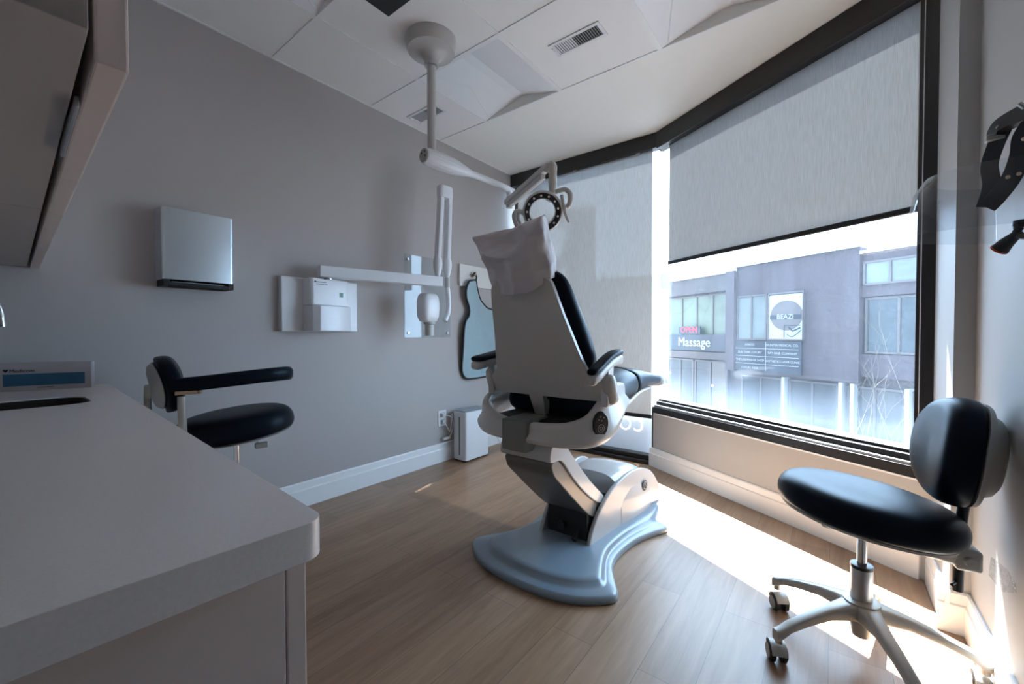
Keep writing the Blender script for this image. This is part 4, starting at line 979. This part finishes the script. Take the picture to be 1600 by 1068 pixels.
# ------------------------------------------------------------------ face shield hanging on the right wall
FS = V((.30, 1.50, 1.42))
t = thing('face_shield', (XR, 1.47, 1.30), 'face shield with black headband and clear visor hanging at the right picture edge', 'face shield')
m = MB(); m.tube([(XR, 1.44, 1.50), (.335, 1.44, 1.50), (.325, 1.44, 1.515)], .005, 10); m.build('hanging_hook', M['alu'], t)
def band(pts, w, th, name, mt, side):
    P = spline(pts, 6); m = MB(); L = []
    for i, p in enumerate(P):
        tg = (P[min(i + 1, len(P) - 1)] - P[max(i - 1, 0)]).normalized(); s = V(side); s = (s - tg * s.dot(tg)).normalized(); nn_ = tg.cross(s)
        L.append([p + s * a * w / 2 + nn_ * b * th / 2 for a, b in ((-1, -1), (1, -1), (1, 1), (-1, 1))])
    return m.loft(L).build(name, mt, t, smooth=50, bevel=.001)
band([(.345, 1.42, 1.488), (.325, 1.46, 1.492), (.306, 1.482, 1.485), (.300, 1.488, 1.468)], .045, .016, 'crown_pad', M['rubber'], (0, .6, .8))
band([(.310, 1.475, 1.478), (.299, 1.485, 1.44), (.292, 1.49, 1.40), (.296, 1.49, 1.36), (.293, 1.498, 1.33), (.288, 1.505, 1.306)], .030, .004, 'rear_strap', M['strap'], (.9, -.45, 0))
band([(.345, 1.425, 1.470), (.332, 1.44, 1.44), (.331, 1.45, 1.405), (.322, 1.465, 1.36), (.306, 1.49, 1.325), (.292, 1.505, 1.305)], .034, .004, 'front_strap', M['strap'], (.9, -.45, 0))
m = MB(); m.box((.298, 1.482, 1.462), (.030, .020, .014)); m.box((.302, 1.478, 1.478), (.008, .012, .018)); m.build('buckle', M['stoolgrey'], t, bevel=.002)
for p in ((.318, 1.462, 1.358), (.330, 1.443, 1.357), (.334, 1.434, 1.43)):
    MB().sphere(V(p) + V((-.004, -.008, 0)), .0042, 10, 6).build('rivet', M['bronze'], t)
# visor: curved clear sheet, seen nearly edge on
L = []
for z, rr, yo in ((1.235, .205, 0), (1.29, .20, .006), (1.345, .19, .016), (1.385, .165, .03)):
    L.append([V((.335 - rr * math.sin(a) * .90, 1.52 + yo + .11 * math.cos(a) * 1.2 - .02, z + .012 * math.sin(a))) for a in [PI * k / 24 for k in range(25)]])
L2 = [[q + V((0, 0, 0)) + (q - V((.335, 1.50, q.z))).normalized() * .0015 for q in l] for l in L]
m = MB(); m.loft([l + l2[::-1] for l, l2 in zip(L, L2)]); m.build('visor', M['visor'], t, smooth=60)
m = MB(); m.lathe([(.001, 0), (.010, 0), (.012, .006), (.010, .016), (.001, .018)], (.322, 1.405, 1.232), (0, 0, 1), 14); m.tube(spline([(.322, 1.405, 1.232), (.318, 1.41, 1.22), (.330, 1.395, 1.21), (.345, 1.375, 1.212)], 5), .007, 10)
m.tube([(.322, 1.405, 1.222), (.308, 1.425, 1.205), (.300, 1.435, 1.192)], [.008, .013, .016], 16); lm = m.build('headlight', M['blackpl'], t)
MB().lathe([(.001, .001), (.0165, .001), (.0165, .005), (.012, .006)], (.301, 1.434, 1.194), (-.5, .6, -.75), 18).build('orange_rim', M['orange'], lm)

# ------------------------------------------------------------------ outside, beyond the glass
GZ = -3.05
uc = -(WP.dot(WD)); oc_cam = -(WP.dot(WN)); K = (14 + 2.179) / (20 + 2.179)
def fu(u): return uc + (u - uc) * K
def fz(z): return 1 + (z - 1) * K
def fw_(u, o, z): return wl(fu(u), 14 + o, fz(z))
def fbox(mb, u0, u1, o0, o1, z0, z1):
    return mb.box(wl((fu(u0) + fu(u1)) / 2, 14 + (o0 + o1) / 2, (fz(z0) + fz(z1)) / 2), (abs(fu(u1) - fu(u0)), abs(o1 - o0), abs(fz(z1) - fz(z0))), RW)
m = MB(); m.add([(-60, 3.6, GZ), (60, 3.6 - 34, GZ), (90, 60, GZ), (-60, 60, GZ)], [(0, 1, 2, 3)]); struct(m, 'ground', M['asphalt'], smooth=0)
t = thing('shop_building', fw_(-15, 3, -4.55), 'plum coloured two storey shop building across the street behind the large window', 'building')
zb = -4.5
m = MB(); fbox(m, -22.2, -4, .35, 6, zb, 4.8); m.build('wall', M['brown'], t, smooth=0)
m = MB(); fbox(m, -15.9, -9.25, 0, .4, -1.3, 5.0); m.build('cladding', M['purple'], t, smooth=0)
m = MB(); fbox(m, -9.25, -4, .12, .4, 2.7, 4.65); fbox(m, -9.25, -4, .12, .4, -1.0, .05); m.build('cladding', M['purple'], t, smooth=0)
m = MB(); fbox(m, -22.2, -15.9, -.02, .4, 3.7, 4.75); fbox(m, -22.2, -15.9, -.02, .4, -.65, -.2); m.build('cladding', M['brown'], t, smooth=0)
m = MB(); fbox(m, -22.3, -15.6, -.12, .1, 4.75, 4.95); fbox(m, -16.0, -9.2, -.12, .1, 5.0, 5.22); fbox(m, -9.2, -4, -.1, .1, 4.65, 4.8); m.build('parapet_cap', M['alu'], t, smooth=0)
m = MB(); fbox(m, -16.25, -15.65, -.22, .1, -1.2, 4.8); m.build('pilaster', M['purple'], t, smooth=0)
def bwin(u0, u1, z0, z1, mt, div=2, o=.0, nm='window'):
    m = MB(); fbox(m, u0, u1, o - .02, o + .3, z0, z1); w = m.build(nm, mt, t, smooth=0)
    m = MB(); b = .09
    fbox(m, u0, u1, o - .07, o, z0, z0 + b); fbox(m, u0, u1, o - .07, o, z1 - b, z1)
    for k in range(div + 1):
        u = u0 + (u1 - u0 - b) * k / div; fbox(m, u, u + b, o - .07, o, z0, z1)
    m.build('frame', M['greyband'], w, smooth=0)
bwin(-21.8, -16.4, -.15, 3.6, M['mural'], 4, .3)
bwin(-15.6, -13.7, .65, 3.25, M['paleglass'], 2, -.02)
bwin(-13.65, -11.68, .65, 3.25, M['paleglass'], 1, -.02)
bwin(-9.15, -4.2, .1, 2.65, M['shopglass'], 4, .25)
bwin(-9.15, -4.2, 3.2, 4.3, M['paleglass'], 5, .1)
for k, (a, b) in enumerate([(-21.6, -19.2), (-19.1, -16.5), (-15.5, -13.0), (-12.6, -10.2), (-9.8, -7.6), (-7.4, -4.8)]):
    bwin(a, b, -4.3, -1.45 if k > 1 else -.75, M['shopglass'], 2, .2, 'shop_window')
m = MB()
for u in (-12.85, -10.05, -9.55, -7.5): fbox(m, u, u + .16, -.05, .3, -4.5, -1.35)
m.build('shop_post', M['post'], t, smooth=0)
for u, z in ((-20.9, -1.8), (-17.2, -2.3), (-7.35, -2.1)):
    MB().sphere(fw_(u, -.2, z), .05, 8, 6).build('lamp_bulb', M['bulb'], t)
t2 = thing('tenant_sign', fw_(-13.75, -.1, -1.2), 'dark tenant sign board in two columns between the storeys of the plum building', 'sign')
m = MB(); fbox(m, -15.62, -11.74, -.14, -.03, -1.15, .58); m.build('board', M['signdark'], t2, smooth=0)
m = MB()
for k in range(1, 4): fbox(m, -15.6, -11.85, -.15, -.14, .60 - k * .44 - .012, .60 - k * .44 + .012)
fbox(m, -13.68, -13.66, -.15, -.14, -1.1, .55); m.build('rules', M['signwhite'], t2, smooth=0)
m = MB()
for col, rows in ((-14.66, ('AMATO', 'SUN TRIBE LUXURY', 'THE LASHMAKER SHOP', 'LUXURY KIDS')), (-12.75, ('HUNTER MEDICAL CO.', 'TAT HAIR COMPANY', 'Q ESTHETICS LASER CLINIC'))):
    for k, s in enumerate(rows): m.text(s, .125 if len(s) < 20 else .115, fw_(col, -.15, .60 - k * .44 - .28), WD, (0, 0, 1), 'CENTER', .003)
m.build('lettering', M['signwhite'], t2, smooth=0)
t2 = thing('window_poster', fw_(-12.6, -.1, .65), 'white window poster with a large grey disc above the tenant sign', 'poster')
m = MB(); fbox(m, -13.5, -11.72, -.125, -.11, .72, 3.1); m.build('sheet', M['signwhite'], t2, smooth=0)
m = MB(); m.loft([[fw_(-12.55 + 1.0 * math.cos(a) * .88, o, 1.98 + .80 * math.sin(a)) for a in [2 * PI * k / 40 for k in range(40)]] for o in (-.13, -.126)]); m.build('disc', M['greyband'], t2, smooth=0)
m = MB(); fbox(m, -13.45, -11.75, -.136, -.131, 1.78, 2.02); m.build('band', M['signdark'], t2, smooth=0)
m = MB(); m.text('BEAZI', .26, fw_(-12.6, -.14, 1.80), WD, (0, 0, 1), 'CENTER', .002); m.build('lettering', M['signwhite'], t2, smooth=0)
m = MB(); m.tube([fw_(-12.65, -.14, .8), fw_(-12.65, -.14, 1.45), fw_(-11.8, -.14, 1.45)], .014, 6); m.tube([fw_(-12.4, -.14, 1.35), fw_(-12.2, -.14, 1.15), fw_(-11.8, -.14, 1.32)], .03, 6); m.tube(spline([fw_(-12.5, -.14, .98), fw_(-12.2, -.14, .85), fw_(-11.75, -.14, 1.2)], 5), .012, 6); m.build('check_mark', M['signdark'], t2, smooth=0)
t2 = thing('massage_sign', fw_(-19, .2, -.1), 'dark shop sign reading Massage under the mural window', 'sign')
m = MB(); fbox(m, -21.5, -16.5, -.02, .10, -.1, .95); m.build('board', M['signdark'], t2, smooth=0)
m = MB(); m.text('Massage', .62, fw_(-19.0, -.03, .17), WD, (0, 0, 1), 'CENTER', .004); m.build('lettering', M['teal'], t2, smooth=0)
t2 = thing('neon_sign', fw_(-19.5, .1, 1.0), 'small pink neon sign reading OPEN above the Massage sign', 'sign')
m = MB(); m.text('OPEN', .42, fw_(-19.45, .0, 1.10), WD, (0, 0, 1), 'CENTER', .01); m.build('lettering', M['pinkneon'], t2, smooth=0)
m = MB(); fbox(m, -20.4, -18.5, .02, .08, 1.0, 1.5); m.build('backing', M['signdark'], t2, smooth=0)
# neighbour seen through the far blind
t3 = thing('pale_building', (-6, 17, GZ), 'pale low building with a grey parapet seen through the lowered far blind', 'building')
m = MB().prism([(-7.92, 16.0), (-4.88, 16.0), (-6.3, 20.0), (-9.9, 20.0)], lambda p, q: (p[0], p[1], q), GZ, 2.71); m.build('wall', M['beige'], t3, smooth=0)
m = MB().prism([(-7.94, 15.9), (-4.86, 15.9), (-6.3, 20.05), (-9.92, 20.05)], lambda p, q: (p[0], p[1], q), 2.71, 3.26); m.build('parapet', M['greyband'], t3, smooth=0)
m = MB().box2((-5.39, 15.85, .82), (-4.87, 16.0, 1.12)); m.build('pink_sign', M['pinkneon'], t3, smooth=0)
t3 = thing('sign_frame', (-2.7, 4.7, GZ), 'grey sign frame with a diagonal brace outside the far blind', 'sign frame')
m = MB(); m.box2((-2.88, 4.95, GZ), (-2.50, 5.05, 2.68)); m.build('post', M['greyband'], t3, smooth=0)
m = MB(); m.box2((-3.4, 4.96, 2.48), (-2.88, 5.04, 2.68)); m.box2((-3.4, 4.96, 1.92), (-2.88, 5.04, 2.06)); m.build('crossbar', M['greyband'], t3, smooth=0)
m = MB(); m.tube([(-3.25, 5.0, 1.35), (-2.86, 5.0, 2.3)], .05, 10); m.build('brace', M['greyband'], t3, smooth=0)
# dry shrub on the street side
t3 = thing('dry_shrub', wl(-1.2, 6, GZ), 'bare dry shrub with thin twigs outside the large window', 'shrub')
sb = V(wl(-.95, 6, GZ)); m = MB(); rnd = random.Random(4)
def twig(p, d, ln, r, lv):
    pts = [p]; q = p.copy(); dd_ = d.copy()
    for k in range(5):
        dd_ = (dd_ + V((rnd.uniform(-.14, .14), rnd.uniform(-.14, .14), rnd.uniform(-.05, .1)))).normalized(); q = q + dd_ * ln / 5; pts.append(q.copy())
        if lv > 0 and k > 0 and rnd.random() < .8: twig(q.copy(), (dd_ + V((rnd.uniform(-.7, .7), rnd.uniform(-.7, .7), rnd.uniform(-.1, .5)))).normalized(), ln * .42, r * .55, lv - 1)
    m.tube(pts, [r * (1 - .13 * k) for k in range(6)], 5)
for k in range(9):
    a = 2 * PI * k / 9
    twig(sb + V((.12 * math.cos(a), .12 * math.sin(a), 0)), V((math.cos(a) * .20, math.sin(a) * .20, 1)).normalized(), rnd.uniform(2.2, 3.3), .006, 3)
m.build('branches', M['twig'], t3, smooth=60)

# ------------------------------------------------------------------ light
w = bpy.data.worlds.new('sky'); SC.world = w; w.use_nodes = True; nt = w.node_tree; nt.nodes.clear()
o = nt.nodes.new('ShaderNodeOutputWorld'); b = nt.nodes.new('ShaderNodeBackground'); b.inputs[0].default_value = (.54, .75, 1.0, 1); 
tc = nt.nodes.new('ShaderNodeTexCoord'); dp = nt.nodes.new('ShaderNodeVectorMath'); dp.operation = 'DOT_PRODUCT'; dp.inputs[1].default_value = (-.17, .95, .25)
mr = nt.nodes.new('ShaderNodeMapRange'); mr.inputs[1].default_value = -.7; mr.inputs[2].default_value = .9; mr.inputs[3].default_value = .6; mr.inputs[4].default_value = 3.4
nt.links.new(tc.outputs['Generated'], dp.inputs[0]); nt.links.new(dp.outputs['Value'], mr.inputs[0]); nt.links.new(mr.outputs[0], b.inputs[1])
nt.links.new(b.outputs[0], o.inputs[0])
sl = bpy.data.lights.new('sun', 'SUN'); so = bpy.data.objects.new('sun', sl); COL.objects.link(so)
sl.energy = 22; sl.angle = R(.6); sl.color = (1, .975, .94)
h = V((.19, -.982, 0)).normalized(); el = R(57.2)
sd = V((h.x * math.cos(el), h.y * math.cos(el), -math.sin(el)))
so.rotation_euler = sd.to_track_quat('-Z', 'Y').to_euler()
def portal(name, c, nrm, sx, sy):
    l = bpy.data.lights.new(name, 'AREA'); l.shape = 'RECTANGLE'; l.size = sx; l.size_y = sy; l.cycles.is_portal = True
    ob = bpy.data.objects.new(name, l); COL.objects.link(ob); ob.location = c; ob.rotation_euler = V(nrm).to_track_quat('-Z', 'Y').to_euler()
portal('portal_near', wl(.75, .2, 1.45), -WN, 1.75, 2.1)
portal('portal_far', (-1.75, 3.36, 1.25), (0, -1, 0), 1.5, 2.5)
SC.cycles.use_denoising = True
SC.cycles.max_bounces = 12; SC.cycles.diffuse_bounces = 8; SC.cycles.transparent_max_bounces = 16; SC.cycles.sample_clamp_indirect = 8
SC.view_settings.view_transform = 'Standard'; SC.view_settings.look = 'None'; SC.view_settings.gamma = 1; SC.view_settings.use_curve_mapping = False
SC.view_settings.exposure = 2.25
